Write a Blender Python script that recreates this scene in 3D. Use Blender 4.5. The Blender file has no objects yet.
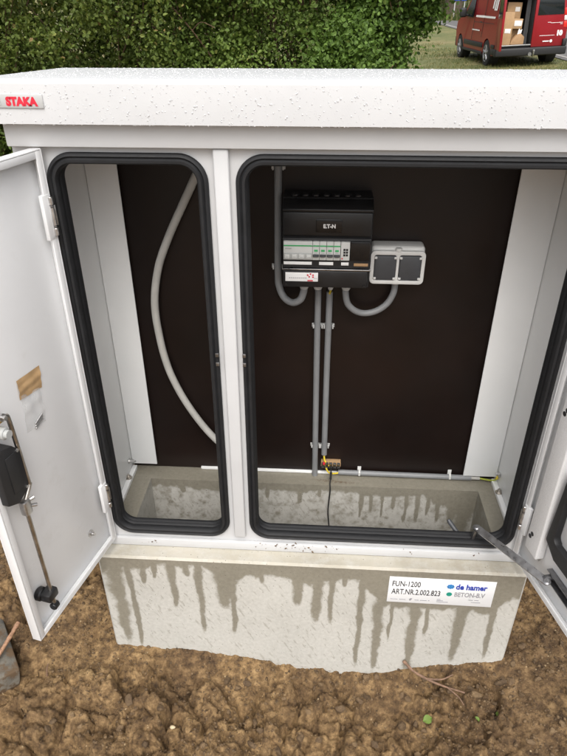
import bpy, bmesh, math, random
import numpy as np
from mathutils import Vector, Matrix
random.seed(7); RNG = np.random.default_rng(7)
S = bpy.context.scene
COL = S.collection
R = math.radians

# ------------------------------------------------------------------ camera
def make_camera():
    cd = bpy.data.cameras.new('camera'); co = bpy.data.objects.new('camera', cd); COL.objects.link(co)
    yaw, pit, rol = R(-3.537), R(30.9416), R(-0.0773)
    f = Vector((math.sin(yaw)*math.cos(pit), math.cos(yaw)*math.cos(pit), -math.sin(pit)))
    r = Vector((math.cos(yaw), -math.sin(yaw), 0)); u = r.cross(f)
    r2 = math.cos(rol)*r + math.sin(rol)*u; u2 = -math.sin(rol)*r + math.cos(rol)*u
    m = Matrix((r2, u2, -f)).transposed().to_4x4(); m.translation = (0.0051, -1.2481, 1.3203)
    co.matrix_world = m
    cd.sensor_fit = 'VERTICAL'; cd.sensor_height = 36.0; cd.lens = 612.09/756*36.0
    cd.clip_start = 0.02; cd.clip_end = 1000
    S.camera = co
make_camera()
S.render.resolution_x = 768; S.render.resolution_y = 1024
# ------------------------------------------------------------------ sky, sun, exposure
SUN_EL, SUN_AZ = R(56), R(176)     # azimuth clockwise from +y: from behind the photographer
W = bpy.data.worlds.new('World'); S.world = W; W.use_nodes = True
nt = W.node_tree; nt.nodes.clear()
sky = nt.nodes.new('ShaderNodeTexSky'); sky.sky_type = 'NISHITA'; sky.sun_disc = False
sky.sun_elevation = SUN_EL; sky.sun_rotation = SUN_AZ; sky.air_density = 1.0; sky.dust_density = 6.0; sky.ozone_density = 1.0
hs = nt.nodes.new('ShaderNodeHueSaturation'); hs.inputs['Saturation'].default_value = 0.26
bg = nt.nodes.new('ShaderNodeBackground'); bg.inputs['Strength'].default_value = 0.15
wo = nt.nodes.new('ShaderNodeOutputWorld')
nt.links.new(sky.outputs[0], hs.inputs['Color']); nt.links.new(hs.outputs[0], bg.inputs[0]); nt.links.new(bg.outputs[0], wo.inputs[0])
sl = bpy.data.lights.new('sun', 'SUN'); sl.energy = 0.7; sl.angle = R(60); sl.color = (1.0, 0.97, 0.92)
so = bpy.data.objects.new('sun', sl); COL.objects.link(so)
sd = Vector((math.sin(SUN_AZ)*math.cos(SUN_EL), math.cos(SUN_AZ)*math.cos(SUN_EL), math.sin(SUN_EL)))
so.rotation_euler = sd.to_track_quat('Z', 'Y').to_euler()
S.view_settings.view_transform = 'Standard'; S.view_settings.look = 'None'
S.view_settings.exposure = 0.70; S.view_settings.gamma = 1.0; S.view_settings.use_curve_mapping = False

# ------------------------------------------------------------------ materials
MATS = {}
class NT:
    def __init__(s, name):
        s.m = bpy.data.materials.new(name); s.m.use_nodes = True; s.t = s.m.node_tree
        s.b = s.t.nodes['Principled BSDF']; MATS[name] = s.m
    def n(s, typ, **kw):
        x = s.t.nodes.new(typ)
        for k, v in kw.items():
            if k in x.inputs: x.inputs[k].default_value = v
            else: setattr(x, k, v)
        return x
    def l(s, a, b): s.t.links.new(a, b)
    def obj(s):
        return s.n('ShaderNodeTexCoord').outputs['Object']
    def noise(s, scale, detail=4, rough=.55, vec=None, dist=0):
        x = s.n('ShaderNodeTexNoise'); x.inputs['Scale'].default_value = scale; x.inputs['Detail'].default_value = detail
        x.inputs['Roughness'].default_value = rough; x.inputs['Distortion'].default_value = dist
        s.l(vec or s.obj(), x.inputs['Vector']); return x.outputs[0]
    def ramp(s, fac, stops):
        x = s.n('ShaderNodeValToRGB'); e = x.color_ramp.elements
        while len(e) < len(stops): e.new(0.5)
        for i, (p, c) in enumerate(stops):
            e[i].position = p; e[i].color = (*c, 1) if len(c) == 3 else c
        s.l(fac, x.inputs[0]); return x.outputs[0]
    def mix(s, fac, a, b, mode='MIX'):
        x = s.n('ShaderNodeMix', data_type='RGBA', blend_type=mode)
        for i, v in ((0, fac), (6, a), (7, b)):
            if hasattr(v, 'links'): s.l(v, x.inputs[i])
            else: x.inputs[i].default_value = v if i == 0 else (*v, 1)
        return x.outputs[2]
    def math(s, op, a, b=0.5):
        x = s.n('ShaderNodeMath', operation=op)
        for i, v in enumerate((a, b)):
            if hasattr(v, 'links'): s.l(v, x.inputs[i])
            else: x.inputs[i].default_value = v
        return x.outputs[0]
    def attr(s, nm):
        return s.n('ShaderNodeAttribute', attribute_name=nm).outputs['Fac']
    def bump(s, h, strength=.2, dist=.002):
        x = s.n('ShaderNodeBump'); x.inputs['Strength'].default_value = strength; x.inputs['Distance'].default_value = dist
        s.l(h, x.inputs['Height']); s.l(x.outputs[0], s.b.inputs['Normal'])
    def base(s, v):
        if hasattr(v, 'links'): s.l(v, s.b.inputs['Base Color'])
        else: s.b.inputs['Base Color'].default_value = (*v, 1)
    def rough(s, v):
        if hasattr(v, 'links'): s.l(v, s.b.inputs['Roughness'])
        else: s.b.inputs['Roughness'].default_value = v
    def set(s, **kw):
        for k, v in kw.items(): s.b.inputs[k.replace('_', ' ')].default_value = v

def simple(name, col, rough=.5, metal=0, vary=.12, scale=30, bump=.0, bscale=200, spec=.5):
    t = NT(name)
    n = t.noise(scale, 5)
    d = tuple(c*(1-vary) for c in col); e = tuple(min(1, c*(1+vary)) for c in col)
    t.base(t.ramp(n, [(.3, d), (.7, e)]))
    t.rough(t.ramp(n, [(.3, (max(.02, rough-.06),)*3), (.7, (min(1, rough+.06),)*3)]))
    t.set(Metallic=metal, Specular_IOR_Level=spec)
    if bump: t.bump(t.noise(bscale, 3), bump)
    return t

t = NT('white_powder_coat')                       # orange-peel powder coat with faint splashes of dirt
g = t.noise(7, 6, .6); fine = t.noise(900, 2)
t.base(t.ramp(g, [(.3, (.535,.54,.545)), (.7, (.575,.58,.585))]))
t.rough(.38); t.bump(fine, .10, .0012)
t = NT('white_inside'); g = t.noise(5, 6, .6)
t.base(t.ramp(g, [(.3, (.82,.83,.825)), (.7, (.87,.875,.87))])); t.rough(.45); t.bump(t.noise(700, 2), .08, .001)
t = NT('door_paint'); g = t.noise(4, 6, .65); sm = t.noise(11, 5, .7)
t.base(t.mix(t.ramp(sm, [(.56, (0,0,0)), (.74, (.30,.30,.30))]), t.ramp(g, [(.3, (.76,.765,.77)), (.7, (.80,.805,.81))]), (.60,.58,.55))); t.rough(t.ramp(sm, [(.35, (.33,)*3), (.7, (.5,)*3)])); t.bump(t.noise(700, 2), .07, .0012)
simple('textured_channel', (.74,.74,.74), .5, vary=.06, scale=300, bump=.25, bscale=260)
simple('rubber', (.008,.0085,.010), .65, vary=.25, scale=60, bump=.08, bscale=150)
t = NT('back_board'); g = t.noise(2.2, 5, .6)
v = t.n('ShaderNodeMapping'); v.vector_type = 'TEXTURE'; v.inputs['Rotation'].default_value = (0, R(-28), 0); v.inputs['Scale'].default_value = (1/170, 1, 1/3.5); t.l(t.obj(), v.inputs[0])
scr = t.ramp(t.noise(1, 2, .5, v.outputs[0]), [(.74, (0,0,0)), (.80, (1,1,1))])
msk = t.ramp(t.noise(3.3, 2), [(.52, (0,0,0)), (.62, (1,1,1))])
t.base(t.mix(t.math('MULTIPLY', t.math('MULTIPLY', scr, msk), .5), t.ramp(g, [(.3, (.0070,.0042,.0036)), (.7, (.0145,.0076,.0060))]), (.035,.03,.028)))
t.rough(t.ramp(t.noise(6, 6, .65), [(.3, (.30,)*3), (.7, (.46,)*3)])); t.set(Specular_IOR_Level=.34); t.bump(t.noise(60, 4), .05, .001)
simple('black_plastic', (.011,.011,.012), .38, vary=.15, bump=.04, bscale=400)
simple('black_plastic_dull', (.016,.016,.017), .55, vary=.15, bump=.06, bscale=400)
simple('smoked_window', (.008,.008,.009), .12, vary=.1)
simple('grey_pvc', (.21,.215,.22), .45, vary=.08, scale=20)
simple('hose_grey', (.46,.45,.42), .5, vary=.08, scale=25)
simple('gland_grey', (.50,.50,.49), .45, vary=.05)
simple('socket_white', (.66,.66,.64), .4, vary=.04)
simple('socket_lid', (.055,.058,.064), .4, vary=.08)
simple('device_white', (.60,.61,.59), .4, vary=.05)
simple('device_grey', (.42,.43,.42), .4, vary=.05)
simple('device_green', (.05,.38,.13), .4)
simple('steel', (.48,.48,.49), .30, 1, vary=.15, scale=60, bump=.05)
simple('zinc', (.62,.61,.60), .36, 1, vary=.2, scale=80)
simple('dull_steel', (.30,.30,.31), .38, 1, vary=.2, scale=70)
simple('rod_steel', (.52,.49,.45), .34, 1, vary=.25, scale=50)
simple('brass', (.62,.43,.14), .3, 1, vary=.2, scale=100)
simple('copper', (.30,.17,.10), .6, .0, vary=.4, scale=120, bump=.3)
simple('paper_white', (.80,.80,.79), .6, vary=.03)
simple('sticker_white', (.80,.81,.82), .32, vary=.02)
simple('plate_grey', (.47,.475,.47), .35, vary=.04)
simple('print_black', (.02,.02,.022), .5); simple('print_grey', (.30,.30,.32), .5)
simple('print_red', (.62,.02,.045), .45); simple('print_blue', (.02,.05,.38), .45)
simple('print_teal', (.02,.30,.22), .45); simple('print_skyblue', (.04,.25,.60), .45)
simple('wire_green', (.36,.40,.05), .45); simple('wire_yellow', (.72,.55,.04), .45); simple('wire_black', (.015,.015,.015), .45)
simple('packing_tape', (.50,.33,.17), .35, vary=.15, scale=40, bump=.2, bscale=60)
t = NT('clear_bag'); t.base((.75,.76,.76)); t.rough(.18); t.set(Alpha=.32); t.bump(t.noise(55, 4, .6), .6, .004)
t = NT('water_glare_white'); t.base((.97,.975,.98)); t.rough(.03); t.set(IOR=1.34, Transmission_Weight=.55)  # drops: part-opaque white body colour stands in for the glare of the sky
simple('twig_brown', (.19,.115,.075), .8, vary=.4, scale=90, bump=.5, bscale=120)
simple('bark', (.11,.085,.06), .9, vary=.4, scale=14, bump=.6, bscale=20)
simple('cardboard', (.42,.27,.14), .7, vary=.12, scale=9)
simple('brown_bag_paper', (.36,.22,.11), .7, vary=.15, scale=12)
t = NT('van_red'); o = t.obj(); sp = t.n('ShaderNodeSeparateXYZ'); t.l(o, sp.inputs[0])
dz = t.math('ADD', t.math('MULTIPLY', t.math('SUBTRACT', .95, sp.outputs[2]), .8), t.math('MULTIPLY', t.math('SUBTRACT', t.noise(5, 5, .65, o), .5), .6))
t.base(t.mix(t.ramp(dz, [(.05, (0,0,0)), (.6, (.18,.18,.18))]), t.ramp(t.noise(3, 3), [(.3, (.25,.010,.016)), (.7, (.30,.013,.020))]), (.085,.055,.040))); t.rough(.28); t.set(Coat_Weight=.05, Coat_Roughness=.12, Specular_IOR_Level=.35)
simple('tyre', (.014,.014,.014), .8, vary=.2); simple('alloy', (.40,.40,.41), .45, .6)
simple('glass_dark', (.012,.016,.018), .06, vary=.1); simple('lamp_red', (.65,.03,.02), .18); simple('lamp_clear', (.75,.72,.70), .15)
simple('van_inside', (.035,.036,.038), .7); simple('bare_metal', (.45,.45,.44), .45, .8, vary=.2, scale=30)
simple('decal_white', (.80,.79,.78), .5); simple('orange_lamp', (.75,.22,.02), .3)
simple('sign_blue', (.02,.07,.42), .4)

t = NT('concrete')                                # 'wet' attribute = real damp patches and runs
o = t.obj(); big = t.noise(5, 6, .6, o); fin = t.noise(90, 5, .65, o)
mp = t.n('ShaderNodeMapping'); mp.vector_type = 'TEXTURE'; mp.inputs['Rotation'].default_value = (0, R(-27), 0); mp.inputs['Scale'].default_value = (1/125, 1/125, 1/30); t.l(o, mp.inputs[0])
dash = t.ramp(t.noise(1, 2, .5, mp.outputs[0]), [(.605, (0,0,0)), (.67, (1,1,1))])
vo = t.n('ShaderNodeTexVoronoi'); vo.inputs['Scale'].default_value = 95; t.l(o, vo.inputs['Vector'])
pore = t.math('MULTIPLY', t.math('LESS_THAN', vo.outputs['Distance'], .13), t.math('GREATER_THAN', t.noise(40, 2, .5, o), .54))
dry = t.mix(.35, t.ramp(big, [(.3, (.445,.435,.40)), (.72, (.545,.535,.495))]), t.ramp(fin, [(.3, (.35,.335,.29)), (.7, (.58,.56,.51))]))
wetc = t.mix(.4, t.ramp(big, [(.3, (.21,.195,.155)), (.72, (.27,.25,.20))]), t.ramp(fin, [(.3, (.165,.15,.115)), (.7, (.31,.285,.23))]))
wa = t.attr('wet'); edge = t.ramp(t.math('ADD', t.math('ADD', wa, t.math('MULTIPLY', t.math('SUBTRACT', fin, .5), .75)), t.math('MULTIPLY', t.math('SUBTRACT', t.noise(34, 6, .7, o), .5), .85)), [(.30, (0,0,0)), (.66, (1,1,1))])
wet = t.math('MAXIMUM', edge, t.math('MULTIPLY', dash, .42))
c = t.mix(wet, dry, wetc)
c = t.mix(t.math('MULTIPLY', t.attr('cream'), t.ramp(t.noise(28, 6, .7, o), [(.36, (.45,)*3), (.56, (1,1,1))])), c, t.ramp(big, [(.3, (.33,.30,.24)), (.5, (.43,.40,.33)), (.7, (.50,.465,.395))]))
c = t.mix(t.math('MULTIPLY', pore, .75), c, (.10,.09,.07))
mud = t.ramp(t.math('ADD', t.attr('mud'), t.math('SUBTRACT', t.noise(120, 6, .75, o), .5)), [(.50, (0,0,0)), (.72, (.85,.85,.85))])
c = t.mix(mud, c, (.11,.065,.035))
t.base(c); t.rough(t.ramp(wet, [(0, (.85,)*3), (1, (.42,)*3)])); t.bump(fin, .35, .002)

t = NT('soil')
o = t.obj(); big = t.noise(3.2, 6, .6, o); mid = t.noise(34, 9, .74, o); fin = t.noise(170, 5, .7, o)
c1 = t.ramp(mid, [(.35, (.038,.021,.010)), (.5, (.132,.079,.036)), (.64, (.25,.158,.075))])
c2 = t.ramp(mid, [(.35, (.066,.038,.017)), (.5, (.215,.132,.058)), (.64, (.42,.28,.132))])
c = t.mix(t.ramp(big, [(.42, (0,0,0)), (.62, (1,1,1))]), c1, c2)
vo = t.n('ShaderNodeTexVoronoi'); vo.inputs['Scale'].default_value = 60; t.l(o, vo.inputs['Vector'])
peb = t.math('MULTIPLY', t.math('LESS_THAN', vo.outputs['Distance'], .16), t.math('GREATER_THAN', t.noise(21, 2, .5, o), .60))
c = t.mix(t.math('MULTIPLY', peb, .8), c, (.42,.31,.18))
# beyond the dig: dry grassy verge
sp = t.n('ShaderNodeSeparateXYZ'); t.l(t.n('ShaderNodeNewGeometry').outputs['Position'], sp.inputs[0])
far = t.math('ADD', sp.outputs[1], t.math('MULTIPLY', t.math('SUBTRACT', t.noise(.9, 4, .6, o), .5), 3.0))
gn = t.noise(.55, 7, .72, o)
gr = t.ramp(gn, [(.30, (.055,.085,.020)), (.48, (.105,.13,.035)), (.60, (.23,.195,.08)), (.70, (.25,.195,.11))])
gr = t.mix(.4, gr, t.ramp(t.noise(9, 6, .7, o), [(.3, (.03,.045,.012)), (.7, (.25,.21,.10))]))
c = t.mix(t.ramp(t.math('MULTIPLY', far, .1), [(.20, (0,0,0)), (.26, (1,1,1))]), c, gr)
t.base(c); t.rough(t.ramp(fin, [(.3, (.5,)*3), (.7, (.9,)*3)])); t.bump(t.math('ADD', t.math('MULTIPLY', mid, 1.2), fin), .85, .006); t.set(Specular_IOR_Level=.35)
t = NT('soil_clump'); cn = t.noise(45, 6, .7)
t.base(t.mix(.55, t.ramp(t.attr('tone'), [(0, (.055,.031,.014)), (.6, (.15,.090,.042)), (1, (.26,.168,.082))]), t.ramp(cn, [(.35, (.045,.028,.015)), (.65, (.20,.135,.072))])))
t.rough(.85); t.bump(t.noise(160, 5, .7), .8, .004)
simple('pale_stone', (.52,.43,.28), .8, vary=.15, scale=60, bump=.3)
simple('asphalt', (.125,.12,.115), .6, vary=.2, scale=6, bump=.3, bscale=90)
simple('road_paint', (.30,.29,.27), .7, vary=.2, scale=8)
t = NT('slab_concrete'); n_ = t.noise(7, 7, .7)
t.base(t.mix(t.ramp(t.noise(16, 7, .75), [(.45, (0,0,0)), (.55, (1,1,1))]), t.ramp(n_, [(.35, (.035,.034,.033)), (.5, (.14,.128,.105)), (.65, (.23,.21,.17))]), (.11,.07,.038))); t.rough(.85); t.bump(n_, .5, .006)

def leafmat(name, stops, trans=.28):
    t = NT(name); c = t.ramp(t.attr('leaf_tone'), stops); t.base(c); t.rough(.55); t.set(Specular_IOR_Level=.3)
    tr = t.n('ShaderNodeBsdfTranslucent'); t.l(t.mix(1, c, (.9, 1.0, .45), 'MULTIPLY'), tr.inputs[0])
    mx = t.n('ShaderNodeMixShader'); mx.inputs[0].default_value = trans
    out = t.t.nodes['Material Output']; t.l(t.b.outputs[0], mx.inputs[1]); t.l(tr.outputs[0], mx.inputs[2]); t.l(mx.outputs[0], out.inputs[0])
leafmat('leaf_olive', [(0, (.046,.074,.013)), (.35, (.10,.148,.029)), (.7, (.165,.215,.047)), (.93, (.23,.24,.066)), (1, (.24,.17,.065))])
leafmat('leaf_dark', [(0, (.046,.082,.013)), (.4, (.10,.158,.030)), (.8, (.165,.235,.048)), (1, (.23,.26,.068))])
leafmat('leaf_fresh', [(0, (.048,.092,.015)), (.4, (.098,.17,.030)), (.8, (.155,.245,.050)), (1, (.22,.28,.08))])
leafmat('grass_blade', [(0, (.045,.075,.016)), (.5, (.10,.125,.035)), (.8, (.20,.18,.07)), (1, (.33,.26,.12))])
leafmat('leaf_far', [(0, (.035,.052,.018)), (.5, (.07,.098,.034)), (1, (.13,.145,.06))])

# ------------------------------------------------------------------ mesh builders
ORG = {}
def tag(o, label, cat, group=None, kind=None):
    if label: o['label'] = label
    if cat: o['category'] = cat
    if group: o['group'] = group
    if kind: o['kind'] = kind
    return o
def thing(name, label, cat, loc=(0,0,0), group=None, local=False):
    e = bpy.data.objects.new(name, None); COL.objects.link(e); e.location = loc; e.empty_display_size = .1
    ORG[e.name] = Vector((0,0,0)) if local else Vector(loc)
    return tag(e, label, cat, group)
def mesh_obj(name, V, F, mats, parent=None, origin=None, mi=None, smooth=True, sharp=35, kind=None):
    me = bpy.data.meshes.new(name)
    org = origin if origin is not None else (ORG[parent.name] if parent else Vector((0,0,0)))
    Vn = np.asarray(V, dtype=np.float32).reshape(-1, 3) - np.array(org, dtype=np.float32)
    me.from_pydata(Vn.tolist() if len(Vn) < 60000 else Vn, [], F)
    for m in ([mats] if isinstance(mats, str) else mats): me.materials.append(MATS[m])
    if mi is not None: me.polygons.foreach_set('material_index', np.asarray(mi, dtype=np.int32))
    if smooth:
        me.shade_smooth()
        if sharp: me.set_sharp_from_angle(angle=R(sharp))
    me.update()
    o = bpy.data.objects.new(name, me); COL.objects.link(o)
    if parent: o.parent = parent; ORG[o.name] = Vector(org)
    else: o.location = org; ORG[o.name] = Vector(org)
    if kind: o['kind'] = kind
    return o
def smooth_path(P, n=8, closed=False):
    P = [Vector(p) for p in P]; out = []
    N = len(P)
    for i in range(N if closed else N-1):
        a = P[(i-1) % N] if (closed or i > 0) else P[0]*2-P[1]
        b, c = P[i], P[(i+1) % N]
        d = P[(i+2) % N] if (closed or i+2 < N) else P[-1]*2-P[-2]
        for k in range(n):
            s = k/n
            out.append(.5*((2*b)+(c-a)*s+(2*a-5*b+4*c-d)*s*s+(3*b-a-3*c+d)*s**3))
    if not closed: out.append(P[-1])
    return out
class MB:
    def __init__(s, M=None): s.V = []; s.F = []; s.I = []; s.M = M
    def add(s, V, F, mi=0, M=None):
        b = len(s.V)
        for v in V:
            v = Vector(v)
            if M is not None: v = M @ v
            if s.M is not None: v = s.M @ v
            s.V.append(tuple(v))
        for f in F: s.F.append([b+i for i in f]); s.I.append(mi)
        return s
    def bm(s, bm, mi=0, M=None):
        bm.verts.ensure_lookup_table(); bm.verts.index_update()
        s.add([v.co.copy() for v in bm.verts], [[v.index for v in f.verts] for f in bm.faces], mi, M); bm.free(); return s
    def box(s, lo, hi, bev=0, mi=0, seg=2, M=None):
        bm = bmesh.new(); bmesh.ops.create_cube(bm, size=1)
        c = [(a+b)/2 for a, b in zip(lo, hi)]; d = [abs(b-a) for a, b in zip(lo, hi)]
        for v in bm.verts: v.co = Vector((c[0]+v.co.x*d[0], c[1]+v.co.y*d[1], c[2]+v.co.z*d[2]))
        if bev: bmesh.ops.bevel(bm, geom=bm.edges[:], offset=min(bev, min(d)*.45), segments=seg, affect='EDGES', profile=.5)
        return s.bm(bm, mi, M)
    def cyl(s, p, q, r, r2=None, seg=20, mi=0, bev=0, M=None):
        p, q = Vector(p), Vector(q); r2 = r if r2 is None else r2
        d = (q-p).normalized(); L = (q-p).length
        u = d.orthogonal().normalized(); w = d.cross(u)
        rings = [(0, r-bev), (bev, r), (L-bev, r2), (L, r2-bev)] if bev else [(0, r), (L, r2)]
        V = []; F = []
        for (z, rr) in rings:
            for k in range(seg):
                a = 2*math.pi*k/seg; V.append(p+d*z+(u*math.cos(a)+w*math.sin(a))*rr)
        for j in range(len(rings)-1):
            for k in range(seg):
                F.append([j*seg+k, j*seg+(k+1) % seg, (j+1)*seg+(k+1) % seg, (j+1)*seg+k])
        F.append(list(range(seg))[::-1]); F.append([(len(rings)-1)*seg+k for k in range(seg)])
        return s.add(V, F, mi, M)
    def tube(s, P, r, seg=12, mi=0, ribs=0, M=None):
        P = [Vector(p) for p in P]; N = len(P); V = []; F = []
        t = (P[1]-P[0]).normalized(); u = t.orthogonal().normalized()
        for i in range(N):
            t = (P[min(i+1, N-1)]-P[max(i-1, 0)]).normalized()
            u = (u-t*u.dot(t)).normalized(); w = t.cross(u)
            rr = r[i] if isinstance(r, (list, tuple)) else r
            if ribs and i % 2: rr *= (1-ribs)
            for k in range(seg):
                a = 2*math.pi*k/seg; V.append(P[i]+(u*math.cos(a)+w*math.sin(a))*rr)
        for i in range(N-1):
            for k in range(seg): F.append([i*seg+k, i*seg+(k+1) % seg, (i+1)*seg+(k+1) % seg, (i+1)*seg+k])
        F.append(list(range(seg))[::-1]); F.append([(N-1)*seg+k for k in range(seg)])
        return s.add(V, F, mi, M)
    def prism(s, poly, d0, d1, axis='y', mi=0, bev=0, holes=(), M=None):
        # polygon in the plane across `axis`, extruded from d0 to d1, optional holes
        bm = bmesh.new(); E = []
        def pt(a, b): return {'y': (a, d0, b), 'x': (d0, a, b), 'z': (a, b, d0)}[axis]
        for lp in [poly]+list(holes):
            vs = [bm.verts.new(pt(*p)) for p in lp]
            E += [bm.edges.new((vs[i], vs[(i+1) % len(vs)])) for i in range(len(vs))]
        if holes: bmesh.ops.triangle_fill(bm, use_beauty=True, edges=E)
        else: bm.faces.new(bm.verts[:])
        r = bmesh.ops.extrude_face_region(bm, geom=bm.faces[:])
        ax = {'y': 1, 'x': 0, 'z': 2}[axis]
        for g in r['geom']:
            if isinstance(g, bmesh.types.BMVert): g.co[ax] = d1
        bmesh.ops.recalc_face_normals(bm, faces=bm.faces[:])
        if bev:
            ed = [e for e in bm.edges if len(e.link_faces) == 2 and e.calc_face_angle(0) > .6]
            bmesh.ops.bevel(bm, geom=ed, offset=bev, segments=2, affect='EDGES', profile=.5)
        return s.bm(bm, mi, M)
    def sweep(s, path, nrm, prof, third, mi=0):
        # closed path (points), in-plane outward normals, profile [(out, third-axis)], closed
        n, k = len(path), len(prof); V = []; F = []
        for p, q in zip(path, nrm):
            for a, b in prof: V.append(Vector(p)+Vector(q)*a+Vector(third)*b)
        for i in range(n):
            for j in range(k):
                F.append([i*k+j, i*k+(j+1) % k, ((i+1) % n)*k+(j+1) % k, ((i+1) % n)*k+j])
        return s.add(V, F, mi)
    def hexbolt(s, p, d, r=.009, h=.006, mi=0, washer=True):
        p, d = Vector(p), Vector(d).normalized()
        if washer: s.cyl(p, p+d*.0022, r*1.5, seg=20, mi=mi)
        s.cyl(p+d*.0022, p+d*(.0022+h), r, seg=6, mi=mi); s.cyl(p+d*(.0022+h), p+d*(.008+h), r*.55, seg=12, mi=mi)
        return s
    def build(s, name, mats, parent=None, origin=None, sharp=35, kind=None):
        bm_ok = mesh_obj(name, s.V, s.F, mats, parent, origin, s.I, True, sharp, kind)
        b = bmesh.new(); b.from_mesh(bm_ok.data); bmesh.ops.recalc_face_normals(b, faces=b.faces[:]); b.to_mesh(bm_ok.data); b.free()
        return bm_ok
def rrect(x0, x1, z0, z1, r, n=10, off=0):
    P = []; Nn = []
    for cx, cz, a0 in ((x1-r, z1-r, 0), (x0+r, z1-r, 90), (x0+r, z0+r, 180), (x1-r, z0+r, 270)):
        for k in range(n+1):
            a = R(a0+90*k/n); c, q = math.cos(a), math.sin(a)
            P.append((cx+(r+off)*c, cz+(r+off)*q)); Nn.append((c, q))
    return P, Nn
def text_mesh(name, body, size, mat, parent, M, bold=0, width=None, align='LEFT', shear=0, kind=None):
    cu = bpy.data.curves.new('lettering', 'FONT'); cu.body = body; cu.size = size; cu.align_x = align
    cu.extrude = .0004; cu.offset = bold; cu.resolution_u = 3; cu.shear = shear
    o = bpy.data.objects.new('lettering', cu); COL.objects.link(o)
    bpy.context.view_layer.update()
    dg = bpy.context.evaluated_depsgraph_get()
    me = bpy.data.meshes.new_from_object(o.evaluated_get(dg))
    V = [v.co.copy() for v in me.vertices]; F = [list(p.vertices) for p in me.polygons]
    bpy.data.objects.remove(o); bpy.data.curves.remove(cu); bpy.data.meshes.remove(me)
    if width and V:
        xs = [v.x for v in V]; k = width/(max(xs)-min(xs)); x0 = min(xs)
        for v in V: v.x = (v.x-x0)*k
    V = [M @ v for v in V]
    return mesh_obj(name, V, F, mat, parent, smooth=False)
def frame(o, x, z):          # matrix whose local X,Y run along the given world axes from o
    x, z = Vector(x).normalized(), Vector(z).normalized(); n = x.cross(z)
    m = Matrix((x, z, n)).transposed().to_4x4(); m.translation = o; return m

# ------------------------------------------------------------------ numpy noise
def hash2(ix, iy, seed):
    h = (ix.astype(np.int64)*374761393 + iy.astype(np.int64)*668265263 + seed*1442695041) & 0xffffffff
    h = ((h ^ (h >> 13))*1274126177) & 0xffffffff
    h = ((h ^ (h >> 16))*2246822519) & 0xffffffff
    return ((h ^ (h >> 15)) & 0xffffff)/float(0x1000000)
def vnoise(x, y, seed=0):
    ix, iy = np.floor(x), np.floor(y); fx, fy = x-ix, y-iy
    u, v = fx*fx*fx*(fx*(fx*6-15)+10), fy*fy*fy*(fy*(fy*6-15)+10)
    a, b = hash2(ix, iy, seed), hash2(ix+1, iy, seed); c, d = hash2(ix, iy+1, seed), hash2(ix+1, iy+1, seed)
    return (a*(1-u)+b*u)*(1-v)+(c*(1-u)+d*u)*v
def fbm(x, y, seed=0, oct=5, gain=.5):
    s = 0; a = 1; n = 0
    for k in range(oct):
        s = s+a*(vnoise(x*2**k+17.3*k, y*2**k-9.1*k, seed+k)-.5); n += a; a *= gain
    return s/n
def worley(x, y, seed=0):
    ix, iy = np.floor(x), np.floor(y); d1 = np.full(x.shape, 9.); d2 = np.full(x.shape, 9.); hh = np.zeros(x.shape)
    for a in (-1, 0, 1):
        for b in (-1, 0, 1):
            cx, cy = ix+a, iy+b
            px, py = cx+hash2(cx, cy, seed), cy+hash2(cx, cy, seed+5)
            d = np.hypot(x-px, y-py); new = d < d1
            d2 = np.where(new, d1, np.minimum(d2, d)); hh = np.where(new, hash2(cx, cy, seed+9), hh); d1 = np.minimum(d1, d)
    return d1, d2, hh
def sstep(a, b, x):
    t = np.clip((x-a)/(b-a), 0, 1); return t*t*(3-2*t)

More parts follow.
